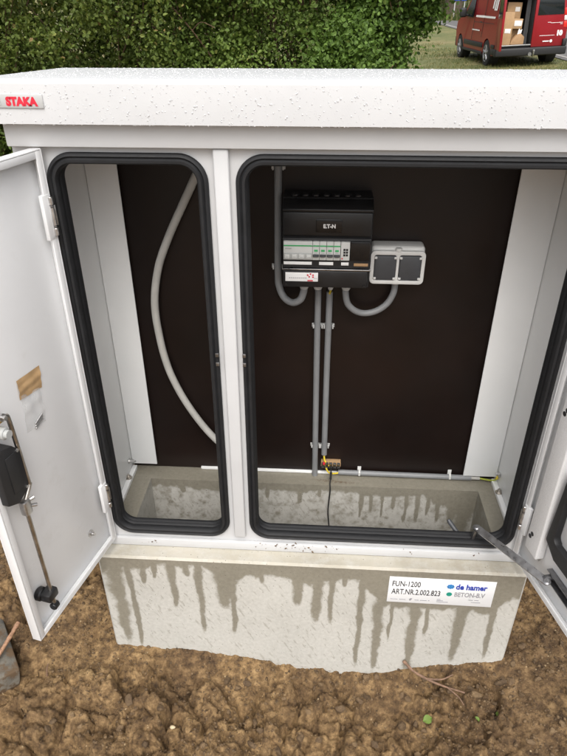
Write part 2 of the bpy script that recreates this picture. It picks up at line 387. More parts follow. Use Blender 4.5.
# ------------------------------------------------------------------ terrain
def ground_h(x, y, detail=True):
    x = np.asarray(x, float); y = np.asarray(y, float)
    front = np.interp(x, [-1.4,-1.0,-.75,-.603,-.334,-.018,.205,.385,.594,.75,1.1,1.6],
                      [-.33,-.37,-.385,-.414,-.424,-.464,-.496,-.432,-.395,-.350,-.315,-.29])
    h = front + .26*np.clip(y+.056, 0, .75) - .05*np.clip(-.056-y, 0, .5)
    h = h + .05*fbm(x*3.1, y*3.1, 3, 4)*sstep(0.02, .16, np.abs(y+.056)+np.clip(np.abs(x)-.6, 0, 1))
    farx, fary = np.clip(x, -14, 14), np.clip(y, 0, 40)
    far = .05+.037*(fary-17.7)*np.where(fary > 17.7, .6, .25)+.05*np.clip(farx-4.3, -3, 3)
    # bank behind the road and along its far side
    far = far + 3.2*sstep(52, 70, y)*sstep(-60, -20, x) + 2.2*sstep(12.0, 19.0, x)*sstep(4, 14, y)
    w = sstep(.9, 9.0, y); w = np.maximum(w, sstep(2.5, 8, np.abs(x)))
    far = far + .06*fbm(x*.6, y*.6, 41, 4)*sstep(1, 6, y)*(1-sstep(5.5, 6.3, x)*sstep(11.6, 10.8, x))
    w = np.maximum(w, sstep(2.5, 9, -y))
    out = h*(1-w)+far*w
    if detail:
        k = (1-sstep(1.4, 4, np.hypot(x, y+.1)))
        wx = x+.035*fbm(x*16, y*16, 70, 4, .65)+.006*fbm(x*120, y*120, 71, 2); wy = y+.035*fbm(x*16+9, y*16, 77, 4, .65)+.006*fbm(x*120, y*120+5, 78, 2)
        def slabs(f, seed, a, crack):
            d1, d2, hh = worley(wx*f, wy*f, seed)
            tx, ty = hash2(np.floor(hh*9999), hh*0, 3)-.5, hash2(np.floor(hh*9999), hh*0, 4)-.5
            return a*(hh-.5+.9*(tx*np.sin(wx*f*2.2)+ty*np.cos(wy*f*2.2)))-crack*(1-sstep(0, .22, d2-d1))
        out = out + k*.016*np.exp(-((y+.056)/.032)**2)*(np.abs(x) < .66)
        amp = (.10+.90*sstep(.42, .66, vnoise(x*4.2+4, y*4.2, 51)))*(.40+.60*sstep(.0, .07, np.hypot(np.clip(np.abs(x)-.60, 0, 9), np.clip(-.056-y, 0, 9))))
        rid = 1-2*np.abs(fbm(x*30, y*30, 19, 5, .62))*2.2
        out = out + k*amp*(slabs(8.5, 11, .050, .026)+slabs(19, 23, .024, .014)+slabs(47, 31, .008, .004))
        out = out + k*(.055*fbm(x*5.5, y*5.5, 14, 3, .5)*sstep(-.056, -.13, y)+.024*fbm(x*13, y*13, 13, 7, .66)+.005*rid+.010*fbm(x*95, y*95, 91, 4, .75))
    return out
def graded(lo, hi, step, far, grow):
    a = list(np.arange(lo, hi+step/2, step)); s = step
    up = []; x = a[-1]
    while x < far: s *= grow; x += s; up.append(x)
    s = step; dn = []; x = a[0]
    while x > -far: s *= grow; x -= s; dn.append(x)
    return np.array(dn[::-1]+a+up)
def build_ground():
    X = graded(-1.15, 1.05, .0052, 400, 1.09); Y = graded(-.62, .42, .0052, 400, 1.075)
    gx, gy = np.meshgrid(X, Y); gz = ground_h(gx, gy)
    inside = (np.abs(gx) < .585) & (gy > -.03) & (gy < .40)       # dug out under the foundation
    gz = np.where(inside, -.62, gz)
    nx, ny = len(X), len(Y); V = np.stack([gx.ravel(), gy.ravel(), gz.ravel()], 1)
    i = (np.arange(ny-1)[:, None]*nx+np.arange(nx-1)[None]).ravel()
    F = np.stack([i, i+1, i+nx+1, i+nx], 1)
    return mesh_obj('ground', V, F.tolist(), 'soil', sharp=None, kind='structure')
build_ground()
def strip(name, x0, x1, ys, dz, mat):
    V = []; F = []
    xs = np.linspace(x0, x1, 9)
    for y in ys:
        for x in xs: V.append((x, y, float(ground_h(x, y, False))+dz))
    n = len(xs)
    for j in range(len(ys)-1):
        for k in range(n-1): F.append([j*n+k, j*n+k+1, (j+1)*n+k+1, (j+1)*n+k])
    return mesh_obj(name, V, F, mat, sharp=None, kind='structure')
YS = list(np.arange(-40, 58, .5))
strip('road', 6.45, 10.9, YS, .02, 'asphalt')
strip('road_edge_line', 6.62, 6.74, YS, .026, 'road_paint')

# ------------------------------------------------------------------ foundation
FX0, FX1, FY0, FY1, FB = -.60, .60, -.056, .43, -.66
HX0, HX1, HY0, HY1 = -.527, .535, -.005, .282
STREAKS = [(-0.555,-0.405,0.033),(-0.514,-0.422,0.0137),(-0.471,-0.118,0.0165),(-0.389,-0.223,0.0165),(-0.313,-0.334,0.0165),(-0.242,-0.211,0.0385),(-0.217,-0.334,0.0165),(-0.026,-0.184,0.0247),(0.028,-0.252,0.022),(0.067,-0.258,0.0137),(0.153,-0.468,0.0137),(0.209,-0.483,0.022),(0.246,-0.326,0.011),(0.313,-0.483,0.0247),(0.349,-0.298,0.011),(0.442,-0.414,0.0247),(0.534,-0.395,0.0137),(-0.441,-0.09,0.0137),(-0.346,-0.075,0.0192),(-0.13,-0.089,0.0165),(0.103,-0.085,0.0137)]
BAND = [(-0.612,-0.068),(-0.537,-0.038),(-0.473,-0.034),(-0.419,-0.018),(-0.362,-0.020),(-0.304,-0.014),(-0.245,-0.055),(-0.205,-0.065),(-0.179,-0.047),(-0.107,-0.038),(-0.051,-0.054),(0.006,-0.075),(0.062,-0.055),(0.103,-0.039),(0.15,-0.036),(0.176,-0.088),(0.223,-0.144),(0.324,-0.149),(0.436,-0.145),(0.523,-0.156),(0.555,-0.102),(0.578,-0.08),(0.615,-0.098)]
HSTR = [(-0.141,-0.073,.012),(-0.036,-0.089,.014),(0.029,-0.055,.014),(0.165,-0.145,.011),(0.197,-0.12,.009),(0.236,-0.14,.009),(0.274,-0.102,.012),(0.313,-0.158,.010),(0.351,-0.156,.014),(0.382,-0.123,.01),(0.414,-0.152,.012),(0.461,-0.149,.035),(0.094,-0.017,.012),(.50,-.26,.05),(-.30,-.05,.02),(-.42,-.06,.02)]
def wet_map(x, z, band, streaks, seed):
    b = np.interp(x, [q[0] for q in band], [q[1] for q in band])+.030*fbm(x*42, z*14, seed, 4)
    w = np.where(z > b, .95+.3*fbm(x*24, z*30, seed+17, 4), np.clip(.85-(b-z)/.030, 0, 1))
    for (sx, sz, wd) in streaks:
        t = np.clip(-z/max(-sz, .02), 0, 1.2)
        cx = sx+.012*(fbm(z*13+sx*31, z*0+sx*7, seed+3, 3))
        hw = wd*.5*(1.15-.62*t)*(1+.9*fbm(x*25, z*28, seed+7, 3)); tip = 1-sstep(.80, 1.06, t)
        w = np.maximum(w, (.86+.25*fbm(x*20+sx*9, z*14, seed+11, 3))*np.clip(1.3-.75*np.abs(x-cx)/np.maximum(hw*1.5, 1e-4), 0, 1)*tip)
    return np.clip(w, 0, 1)
def build_foundation():
    root = thing('concrete_foundation', 'pale grey hollow concrete foundation with wet streaks, half buried in soil', 'foundation', (0, .19, -.5))
    V = []; F = []; wet = []; cream = []; mud = []
    def grid(o, a, b, na, nb, fw, fc=None, fm=None, flip=False):
        o, a, b = np.array(o), np.array(a), np.array(b); base = len(V)
        s, t = np.meshgrid(np.linspace(0, 1, na), np.linspace(0, 1, nb)); P = o+s[..., None]*a+t[..., None]*b
        P = P.reshape(-1, 3)
        V.extend(P.tolist()); wet.extend(fw(P).tolist()); cream.extend((fc(P) if fc else np.zeros(len(P))).tolist()); mud.extend((fm(P) if fm else np.zeros(len(P))).tolist())
        for j in range(nb-1):
            for i in range(na-1):
                q = [base+j*na+i, base+j*na+i+1, base+(j+1)*na+i+1, base+(j+1)*na+i]
                F.append(q[::-1] if flip else q)
    ch = .006
    ff = lambda P: wet_map(P[:, 0], P[:, 2], BAND, STREAKS, 5)
    edge_m = lambda P: np.clip(1.05-(P[:, 2]-(ground_h(P[:, 0], P[:, 1], False)))/.018, 0, .5)*(P[:, 2] < -.3)
    grid((FX0+ch, FY0, FB), (FX1-FX0-2*ch, 0, 0), (0, 0, -FB-ch), 400, 190, ff, fm=edge_m)
    one = lambda v: (lambda P: np.full(len(P), v))
    grid((FX0, FY1, FB), (0, FY0-FY1+ch, 0), (0, 0, -FB-ch), 90, 110, lambda P: wet_map(P[:, 1]-.1, P[:, 2], [(-.3,-.05),(.5,-.06)], [(.02,-.3,.03),(-.1,-.4,.03),(.15,-.25,.02)], 15), fm=edge_m)
    grid((FX1, FY0+ch, FB), (0, FY1-FY0-ch, 0), (0, 0, -FB-ch), 90, 110, lambda P: wet_map(P[:, 1], P[:, 2], [(-.3,-.06),(.5,-.05)], [(.02,-.3,.03),(-.03,-.4,.02),(.25,-.25,.02)], 25), fm=edge_m)
    grid((FX1, FY1, FB), (FX0-FX1, 0, 0), (0, 0, -FB-ch), 60, 60, one(.2))
    # chamfers
    grid((FX0+ch, FY0, -ch), (FX1-FX0-2*ch, 0, 0), (0, ch, ch), 200, 2, one(.0), one(.9))
    grid((FX0, FY0+ch, FB), (ch, -ch, 0), (0, 0, -FB-ch), 2, 100, one(0)); grid((FX1-ch, FY0, FB), (ch, ch, 0), (0, 0, -FB-ch), 2, 100, one(0))
    grid((FX0, FY1, -ch), (0, FY0-FY1+ch, 0), (ch, 0, ch), 60, 2, one(.2)); grid((FX1, FY0+ch, -ch), (0, FY1-FY0-ch, 0), (-ch, 0, ch), 60, 2, one(.2))
    # corner chamfer triangles
    for sx in (-1, 1):
        xo, xi = (FX0, FX0+ch) if sx < 0 else (FX1, FX1-ch); b = len(V)
        V.extend([(xo, FY0+ch, -ch), (xi, FY0, -ch), (xi, FY0+ch, 0)]); wet.extend([0]*3); cream.extend([.5]*3); mud.extend([0]*3); F.append([b, b+1, b+2])
    cr = lambda P: .95*(1-sstep(-.004, .002, P[:, 1]))
    tw = lambda P: 1.15*sstep(.0, .02, P[:, 1])+.25*fbm(P[:, 0]*20, P[:, 1]*20, 4, 3)
    fr = lambda P: np.where(P[:, 1] < 0, np.clip(.62-np.hypot((P[:, 0]-.0)/.5, 0), 0, .42)*(P[:, 1] > -.03), 0) + .60*np.exp(-((P[:, 0]-.11)/.10)**2-((P[:, 1]-.300)/.014)**2) + .38*np.exp(-((P[:, 0]-.02)/.06)**2-((P[:, 1]-.31)/.01)**2)
    def rim(x0, x1, y0, y1): grid((x0, y0, 0), (x1-x0, 0, 0), (0, y1-y0, 0), max(2, int((x1-x0)/.004)), max(2, int((y1-y0)/.004)), tw, cr, fr)
    rim(FX0+ch, FX1-ch, FY0+ch, HY0); rim(FX0+ch, FX1-ch, HY1, FY1); rim(FX0+ch, HX0, HY0, HY1); rim(HX1, FX1-ch, HY0, HY1)
    # hole walls
    hb = [(-.6,-.014),(-.3,-.03),(-.2,-.012),(-.1,-.02),(.1,-.016),(.2,-.03),(.35,-.02),(.42,-.05),(.48,-.08),(.56,-.10)]
    grid((HX1, HY1, FB), (HX0-HX1, 0, 0), (0, 0, -FB), 300, 150, lambda P: np.maximum(wet_map(P[:, 0], P[:, 2], hb, HSTR, 33), .36+.55*fbm(P[:, 0]*55, P[:, 2]*45, 8, 4)+.12*sstep(-.12, -.26, P[:, 2])), flip=True)
    grid((HX0, HY1, FB), (0, HY0-HY1, 0), (0, 0, -FB), 60, 60, one(.30), flip=True)
    grid((HX1, HY0, FB), (0, HY1-HY0, 0), (0, 0, -FB), 60, 60, one(.6), flip=True)
    grid((HX0, HY0, FB), (HX1-HX0, 0, 0), (0, 0, -FB), 60, 60, one(.4), flip=True)
    o = mesh_obj('concrete_block', V, F, 'concrete', root, sharp=30)
    for nm, arr in (('wet', wet), ('cream', cream), ('mud', mud)):
        a = o.data.attributes.new(nm, 'FLOAT', 'POINT'); a.data.foreach_set('value', np.array(arr, dtype=np.float32))
    # sticker
    m = frame((.227, FY0-.0008, -.0275), (.294, 0, -.0035), (.006, 0, 1))
    st = MB(m).box((0, -.103, -.0006), (.294, 0, .0006), .0003).build('sticker', 'sticker_white', root)
    def tx(body, x, y, size, mat, w=None, bold=0, sh=0): return text_mesh('lettering', body, size, mat, st, m @ Matrix.Translation((x, y, .0009)), bold, w, shear=sh)
    tx('FUN-1200', .010, -.036, .030, 'print_black', .078, .0001); tx('ART.NR.2.002.823', .010, -.068, .030, 'print_black', .136, .0001)
    tx('de hamer', .186, -.036, .029, 'print_blue', .086, .0009); tx('BETON-B.V', .186, -.066, .025, 'print_grey', .084, .0004)
    p = MB(m)
    for k in range(8):
        a = 2*math.pi*k/8; p.cyl((.171+.0075*math.cos(a), -.027+.0062*math.sin(a), .0006), (.171+.0075*math.cos(a), -.027+.0062*math.sin(a), .0012), .0032, seg=10)
    p.cyl((.171, -.027, .0006), (.171, -.027, .0012), .0038, seg=12)
    p.cyl((.171, -.058, .0006), (.171, -.058, .0012), .0078, seg=20, mi=1)
    p.build('emblem', ['print_skyblue', 'print_teal'], st)
    q = MB(m).add([(.064, -.094, .001), (.068, -.092, .001), (.071, -.084, .001), (.066, -.083, .001), (.062, -.088, .001)], [[0, 1, 2, 3, 4]]).build('emblem', 'print_grey', st)
    for (a, b, y) in ((.010,.030,-.091),(.034,.052,-.091),(.078,.090,-.091),(.093,.112,-.091),(.116,.120,-.091),(.140,.158,-.088),(.140,.172,-.093),(.228,.240,-.079),(.244,.256,-.079),(.236,.262,-.088),(.140,.150,-.083)):
        MB(m).box((a, y, .0006), (b, y+.0022, .0011)).build('fine_print', 'print_grey', st)
    return root
build_foundation()

# ------------------------------------------------------------------ cabinet
CW, CD, CH = .614, .372, 1.14
cab = thing('electrical_cabinet', 'large white metal cabinet with two open doors standing on the concrete foundation', 'cabinet', (0, .18, 0))
GL = (-.5528, -.2217, .0463, 1.0814); GR = (-.1673, .5572, .0463, 1.0814)
m = MB()
holes = [rrect(*g, .06, off=-.010)[0] for g in (GL, GR)]
m.prism([(-CW, .0), (CW, .0), (CW, 1.138), (-CW, 1.138)], 0.0, .0025, 'y', holes=holes)
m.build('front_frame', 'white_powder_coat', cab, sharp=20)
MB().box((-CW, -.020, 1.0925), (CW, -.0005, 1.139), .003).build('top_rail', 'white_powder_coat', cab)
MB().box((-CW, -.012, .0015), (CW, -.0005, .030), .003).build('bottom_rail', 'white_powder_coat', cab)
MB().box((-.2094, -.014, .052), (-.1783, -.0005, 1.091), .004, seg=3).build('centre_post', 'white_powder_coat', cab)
for sx in (-1, 1):
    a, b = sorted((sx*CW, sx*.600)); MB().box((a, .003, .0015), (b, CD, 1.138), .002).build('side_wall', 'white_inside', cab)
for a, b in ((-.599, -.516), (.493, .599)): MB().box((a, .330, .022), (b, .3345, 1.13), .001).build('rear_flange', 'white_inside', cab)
MB().box((-.599, .346, .002), (.599, .352, 1.13)).build('back_board', 'back_board', cab)
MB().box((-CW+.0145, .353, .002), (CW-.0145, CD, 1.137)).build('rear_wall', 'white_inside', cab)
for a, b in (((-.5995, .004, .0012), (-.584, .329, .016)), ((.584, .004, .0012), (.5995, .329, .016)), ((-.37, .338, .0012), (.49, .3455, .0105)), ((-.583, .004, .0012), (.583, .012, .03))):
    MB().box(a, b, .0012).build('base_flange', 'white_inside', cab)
def canopy():
    o = MB(); bm = bmesh.new()
    X, y0, y1 = .648, -.047, .402; zb = 1.1385
    v = [bm.verts.new(p) for p in ((-X, y0, zb), (X, y0, zb), (X, y1, zb), (-X, y1, zb), (-X, y0, 1.2155), (X, y0, 1.2155), (X, y1, 1.2015), (-X, y1, 1.2015))]
    for f in ((0, 1, 5, 4), (1, 2, 6, 5), (2, 3, 7, 6), (3, 0, 4, 7), (4, 5, 6, 7), (3, 2, 1, 0)): bm.faces.new([v[i] for i in f])
    top = [e for e in bm.edges if all(w.co.z > 1.19 for w in e.verts) or abs(e.verts[0].co.z-e.verts[1].co.z) > .03]
    bmesh.ops.bevel(bm, geom=top, offset=.009, segments=4, affect='EDGES', profile=.5)
    o.bm(bm)
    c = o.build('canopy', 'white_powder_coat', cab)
    # nameplate
    m = frame((-.622, y0-.0005, 1.1906), (1, 0, -.008), (.012, 0, 1))
    pl = MB(m).box((0, -.0235, -.001), (.110, 0, .0022), .0007).build('nameplate', 'plate_grey', c)
    return c
can = canopy()
mm = frame((-.622, -.0475, 1.1906), (1, 0, -.008), (.012, 0, 1))
text_mesh('lettering', 'STAKA', .0195, 'print_red', can, mm @ Matrix.Translation((.040, -.0188, .0024)), .0013, .060)
MB(mm).prism([(.012,-.019),(.030,-.019),(.030,-.004),(.024,-.004),(.024,-.010),(.018,-.010),(.018,-.004),(.012,-.004)], .0024, .0028, 'z').build('emblem', 'device_grey', can)
# gaskets: ribbed rubber edge strip swept round each opening
prof = [(-.012, .003), (-.002, .002), (0, -.004), (-.002, -.010), (-.007, -.012), (-.0105, -.0085), (-.014, -.013), (-.019, -.0125), (-.0225, -.007), (-.0235, .003), (-.021, .007),
        (-.0238, .011), (-.0242, .016), (-.021, .019), (-.0235, .023), (-.0235, .030), (-.020, .033), (-.012, .030)]
for g in (GL, GR):
    P, N = rrect(*g, .058, n=12)
    mb = MB(); mb.sweep([(a, 0, b) for a, b in P], [(a, 0, b) for a, b in N], prof, (0, 1, 0)); mb.build('rubber_gasket', 'rubber', cab, sharp=50)
# latch keeps on the centre post and foundation bolts
for x in (-.2255, -.1625):
    for dz in (-.012, .012): MB().box((x-.004, -.0165, .624+dz-.005), (x+.004, -.0135, .624+dz+.005), .001).build('latch_keep', 'dull_steel', cab)
for x in (-.594, .592): MB().hexbolt((x, .262, .016), (0, 0, 1), .0075).build('anchor_bolt', 'rod_steel', cab)
MB().hexbolt((-.5995, .30, .055), (1, 0, 0), .006, .016).build('earth_stud', 'zinc', cab)

# doors are built in (s, n, z): s from the hinge, n towards the inner face
def door_matrix(h, e, sgn):
    d = (Vector((*e, 0))-Vector((*h, 0))).normalized(); n = Vector((-d.y, d.x, 0))*sgn
    m = Matrix((d, n, Vector((0, 0, 1)))).transposed().to_4x4(); m.translation = (*h, 0); return m
def hinge(dm, zc, par, n0=.012):
    h = MB(dm)
    h.box((.003, n0, zc-.046), (.028, n0+.009, zc+.046), .0015, mi=0)
    h.box((-.006, n0-.030, zc-.021), (-.0035, n0+.012, zc+.021), .0008, mi=1); h.box((-.0055, n0+.007, zc-.021), (.010, n0+.0105, zc+.021), .0008, mi=1)
    for s in (-1, 1):
        h.cyl((.006, n0+.011, zc+s*.024), (.006, n0+.011, zc+s*.040), .0052, seg=16, mi=1, bev=.001)
        h.cyl((.006, n0+.011, zc+s*.019), (.006, n0+.011, zc+s*.0235), .0038, seg=12, mi=2)
    h.cyl((.006, n0+.011, zc-.018), (.006, n0+.011, zc+.018), .0042, seg=12, mi=1)
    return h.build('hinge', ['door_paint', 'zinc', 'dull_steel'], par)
ZB, ZT = .036, 1.090
def door_shell(dm, wid):
    d = MB(dm)
    d.box((0, -.0025, ZB), (wid, 0, ZT), .0008)
    T = .020
    d.box((0, .0003, ZB), (.004, T, ZT), .0012); d.box((.0043, T-.003, ZB+.003), (.020, T, ZT-.003), .0008)
    d.box((wid-.004, .0003, ZB), (wid, T, ZT), .0012); d.box((wid-.018, T-.003, ZB+.003), (wid-.0043, T, ZT-.003), .0008)
    d.box((.0045, .0003, ZB), (wid-.0045, T, ZB+.003), .001); d.box((.0205, T-.003, ZB+.0033), (wid-.0185, T, ZB+.017), .0008)
    d.box((.0045, .0003, ZT-.003), (wid-.0045, T, ZT), .001); d.box((.0205, T-.003, ZT-.017), (wid-.0185, T, ZT-.0033), .0008)
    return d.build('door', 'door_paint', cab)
DL = door_matrix((-.567, -.012), (-.647, -.354), 1)
ld = door_shell(DL, .352)
hinge(DL, .957, ld); hinge(DL, .197, ld)
MB(DL).hexbolt((.080, .0005, .122), (0, 1, 0), .007, .006).build('door_bolt', 'zinc', ld)
# lock gear on the left door
lb = MB(DL)
lb.prism([(.283, .452), (.272, .462), (.272, .552), (.290, .575), (.352-.012, .590), (.352-.012, .455), (.312, .440)], .0005, .036, 'y', bev=.003)
lb.box((.288, .0355, .47), (.318, .0385, .56), .002)
lb.cyl((.281, .034, .557), (.281, .0385, .557), .0036, mi=1, seg=10); lb.cyl((.281, .034, .462), (.281, .0385, .462), .0036, mi=1, seg=10)
lb.build('lock_box', ['black_plastic_dull', 'zinc'], ld)
lk = MB(DL); lk.cyl((.300, .002, .612), (.300, .040, .612), .013, seg=24, bev=.002, mi=0); lk.cyl((.300, .040, .612), (.300, .048, .612), .009, seg=20, mi=0)
lk.cyl((.285, .022, .632), (.315, .022, .632), .0055, seg=14, mi=1)
lk.build('lock_cylinder', ['device_grey', 'brass'], ld)
rd = MB(DL)
rd.tube(smooth_path([(.316, .030, .655), (.294, .030, .647), (.279, .030, .637), (.2735, .030, .620), (.268, .030, .470), (.267, .030, .455), (.286, .030, .432), (.2945, .030, .415), (.294, .030, .400), (.291, .030, .130), (.291, .030, .105)], 6), .0048, seg=12, mi=0)
rd.cyl((.296, .024, .648), (.296, .040, .648), .009, seg=6, mi=1); rd.cyl((.296, .040, .648), (.296, .047, .648), .005, seg=12, mi=1)
rd.box((.284, .022, .395), (.304, .039, .432), .003, mi=1); rd.cyl((.279, .030, .405), (.268, .036, .400), .004, mi=1, seg=10); rd.cyl((.279, .030, .421), (.270, .036, .423), .004, mi=1, seg=10)
rd.build('lock_rod', ['rod_steel', 'zinc'], ld)
gd = MB(DL)
gd.cyl((.302, .0005, .142), (.302, .016, .142), .017, seg=24, bev=.003); gd.box((.280, .014, .130), (.314, .042, .154), .004)
gd.build('rod_guide', 'black_plastic', ld)
rl = MB(DL); rl.cyl((.283, .030, .098), (.300, .030, .098), .010, seg=20, bev=.002); rl.cyl((.279, .030, .098), (.284, .030, .098), .004, seg=10, mi=1)
rl.build('rod_roller', ['black_plastic', 'zinc'], ld)
# right door
DR = door_matrix((.578, -.010), (.638, -.255), -1)
rdoor = door_shell(DR, .752)
hinge(DR, .178, rdoor); hinge(DR, .957, rdoor)
ch = MB(DR)
ch.box((.044, .0005, .118), (.098, .026, 1.01), .004, seg=3)
for z in (.170, .548):
    for dz in (-.006, .006): ch.cyl((.060+dz*.5, .0258, z+dz), (.060+dz*.5, .0264, z+dz), .0062, seg=14, mi=1)
ch.cyl((.060, .010, .112), (.094, .010, .112), .004, mi=2, seg=10)
ch.build('stiffener', ['textured_channel', 'print_black', 'zinc'], rdoor)
dh = MB(DR)
dh.prism([(.105, .20), (.150, .172), (.42, .172), (.42, .418), (.118, .418)], .0005, .020, 'y', bev=.003,
         holes=[[(a, b) for a, b in rrect(.131, .385, .216, .352, .018, n=6)[0]]])
dh.build('document_holder', 'black_plastic_dull', rdoor)
MB(DR).box((.144, .0006, .214), (.39, .0035, .36), .001).build('holder_plate', 'door_paint', rdoor)
st = MB(DR)
st.box((.135, .0006, .098), (.56, .004, .126), .0008); st.box((.135, .004, .098), (.56, .016, .1005), .0006); st.box((.135, .004, .1235), (.56, .016, .126), .0006)
st.cyl((.150, .004, .112), (.150, .026, .112), .0075, seg=18); st.cyl((.150, .026, .112), (.150, .031, .112), .0055, seg=6)
st.build('stay_rail', 'dull_steel', rdoor)
P1 = DR @ Vector((.158, .026, .108)); P0 = Vector((.452, -.004, .118))
d = (P1-P0).normalized(); w = d.cross(Vector((0, -.5, 1)).normalized()).normalized(); nn = w.cross(d)
am = Matrix((d, w, nn)).transposed().to_4x4(); am.translation = P0
L = (P1-P0).length
a = MB(am)
pl = [(0+.010*math.cos(R(t)), .010*math.sin(R(t))) for t in range(90, 271, 20)] + [(L+.010*math.cos(R(t)), .010*math.sin(R(t))) for t in range(-90, 91, 20)]
a.prism(pl, -.002, .002, 'z'); a.cyl((0, 0, -.006), (0, 0, .006), .0055, seg=16, bev=.001); a.cyl((L, 0, -.006), (L, 0, .007), .0075, seg=16, bev=.001)
a.build('stay_arm', 'steel', rdoor)
b = MB(); b.tube([(.392, .062, .082), (.396, .058, .077), (.440, .020, .030)], [.005, .0068, .0068], seg=14)
b.build('stay_bracket', 'socket_lid', cab)
MB().tube([(.452, -.004, .112), (.450, .006, .060), (.440, .020, .032)], .005, seg=10).build('stay_pivot', 'dull_steel', cab)

# tape and bag on the left door
t_ = thing('plastic_bag', 'small clear plastic bag hung by brown tape on the inside of left door', 'plastic bag', DL @ Vector((.165, .004, .53)))
def sheet(dm, P, n0, nu=10, nv=10, amp=.002, seed=1):
    P = [Vector((a, 0, b)) for a, b in P]; V = []; F = []
    rr = random.Random(seed); ph = [rr.random()*6 for _ in range(6)]
    for j in range(nv):
        for i in range(nu):
            s, t = i/(nu-1), j/(nv-1)
            p = (P[0]*(1-s)+P[1]*s)*(1-t)+(P[3]*(1-s)+P[2]*s)*t
            p.y = n0+amp*(1+math.sin(7*s+5*t+ph[0])*math.sin(4*s-9*t+ph[1]))*math.sin(math.pi*min(max(t, .06), .94))
            V.append(dm @ p)
    for j in range(nv-1):
        for i in range(nu-1): F.append([j*nu+i, j*nu+i+1, (j+1)*nu+i+1, (j+1)*nu+i])
    return V, F
V, F = sheet(DL, [(.199, .667), (.124, .664), (.130, .612), (.202, .622)], .0012, 14, 14, .0018, 3)
mesh_obj('tape', V, F, 'packing_tape', t_)
V, F = sheet(DL, [(.196, .640), (.137, .635), (.143, .532), (.206, .540)], .0008, 16, 24, .0028, 5)
mesh_obj('bag', V, F, 'clear_bag', t_)
q = MB(DL)
for k in range(3): q.cyl((.150+k*.001, .003, .556-k*.006), (.178+k*.001, .003, .546-k*.006), .0022, seg=8)
q.build('screw', 'zinc', t_)

# ------------------------------------------------------------------ electrical things on the back board
BY = .346
db = thing('fuse_box', 'black plastic fuse box with white breakers mounted high on the dark back board', 'fuse box', (.026, BY, .70))
F0 = .238                                         # front plane of the covers
MB().prism([(BY-.001, .928), (BY-.001, .702), (F0+.012, .702), (F0+.012, .900), (F0+.035, .928)], -.090, .134, 'x', bev=.003).build('housing', 'black_plastic_dull', db)
k = MB()
for i in range(7): k.cyl((-.060+i*.026, .285, .9275), (-.060+i*.026, .285, .934), .0095, seg=18, bev=.0015)
k.build('cable_knockout', 'black_plastic', db)
hood = MB(); hood.prism([(F0+.034, .926), (F0-.004, .909), (F0-.004, .902), (F0+.011, .899), (F0+.011, .835), (F0+.034, .835)], -.0885, .1325, 'x', bev=.002)
hood.box((-.0875, F0, .842), (.1315, F0+.0105, .900), .003)
hood = hood.build('upper_cover', 'black_plastic', db)
bp = MB().box((-.006, F0-.0025, .851), (.058, F0-.0005, .884), .0012).build('brand_plate', 'smoked_window', db)
bm_ = frame((0, F0-.0030, 0), (1, 0, 0), (0, 0, 1))
text_mesh('lettering', 'E.T-N', .013, 'decal_white', bp, bm_ @ Matrix.Translation((.012, .863, .0)), .0006, .030)
MB().box((-.0885, F0+.004, .757), (.1325, F0+.0115, .8345), .001).build('breaker_bay', 'black_plastic_dull', db)
# breakers
def breaker(x0, x1, n, green, style):
    b = MB(); b.box((x0, F0-.006, .781), (x1, F0+.0035, .829), .0012, mi=0)
    b.box((x0+.0005, F0-.0072, .8165), (x1-.0005, F0-.0060, .8195), mi=1)
    if style == 0:
        b.box((x0+.002, F0-.0085, .7825), (x1-.002, F0-.0058, .799), .001, mi=2)
        for i in range(4):
            w = (x1-x0)/4; b.box((x0+i*w+.003, F0-.0115, .786), (x0+(i+1)*w-.003, F0-.0083, .797), .001, mi=0)
        b.box((x0+.004, F0-.0068, .809), (x0+.020, F0-.0059, .812), mi=2)
        for i in range(4): b.box((x0+.006+i*w, F0-.0122, .789), (x0+.013+i*w, F0-.0114, .791), mi=2)
    return b
b = breaker(-.0860, -.0135, 4, 1, 0); b.build('residual_current_device', ['device_white', 'device_green', 'device_grey'], db)
for i in range(4):
    x0, x1 = -.0130+i*.0175, -.0130+(i+1)*.0175-.0006
    b = breaker(x0, x1, 1, 1, 1)
    b.box((x0+.004, F0-.0075, .8035), (x1-.004, F0-.0058, .8085), .0004, mi=1)
    b.box((x0+.001, F0-.0100, .790), (x1-.001, F0-.0058, .7965), .001, mi=3)
    b.box((x0+.003, F0-.0160, .7915), (x1-.003, F0-.0098, .7955), .001, mi=3)
    b.box((x0+.0045, F0-.0068, .799), (x1-.0045, F0-.0058, .8005), mi=2)
    b.build('circuit_breaker', ['device_white', 'device_green', 'device_grey', 'socket_lid'], db)
b = MB(); b.box((.0575, F0-.0062, .781), (.0800, F0+.0035, .829), .0012, mi=0)
for i in range(2):
    for j in range(3): b.box((.064+i*.0065, F0-.0075, .793+j*.007), (.069+i*.0065, F0-.006, .798+j*.007), mi=1)
b.box((.0600, F0-.0075, .785), (.0630, F0-.006, .788), mi=2)
b.build('isolator', ['device_white', 'black_plastic', 'print_red'], db)
lb_ = MB()
for x0, x1 in ((-.086, -.0145), (.004, .040), (.060, .079)): lb_.box((x0, F0+.0015, .7655), (x1, F0+.0036, .7735), .0004)
lb_.build('circuit_label', 'paper_white', db)
MB().box((.0815, F0-.0045, .781), (.131, F0+.0035, .829), .001).build('blank_cover', 'smoked_window', db)
MB().box((.092, F0+.0012, .764), (.128, F0+.0036, .7715), .0004).build('faded_label', 'brown_bag_paper', db)
MB().box((-.0885, F0-.001, .7515), (.1355, F0+.0105, .7555), .0012).build('silver_trim', 'steel', db)
lc = MB(); lc.box((-.0875, F0, .7045), (.1285, F0+.0115, .7505), .003)
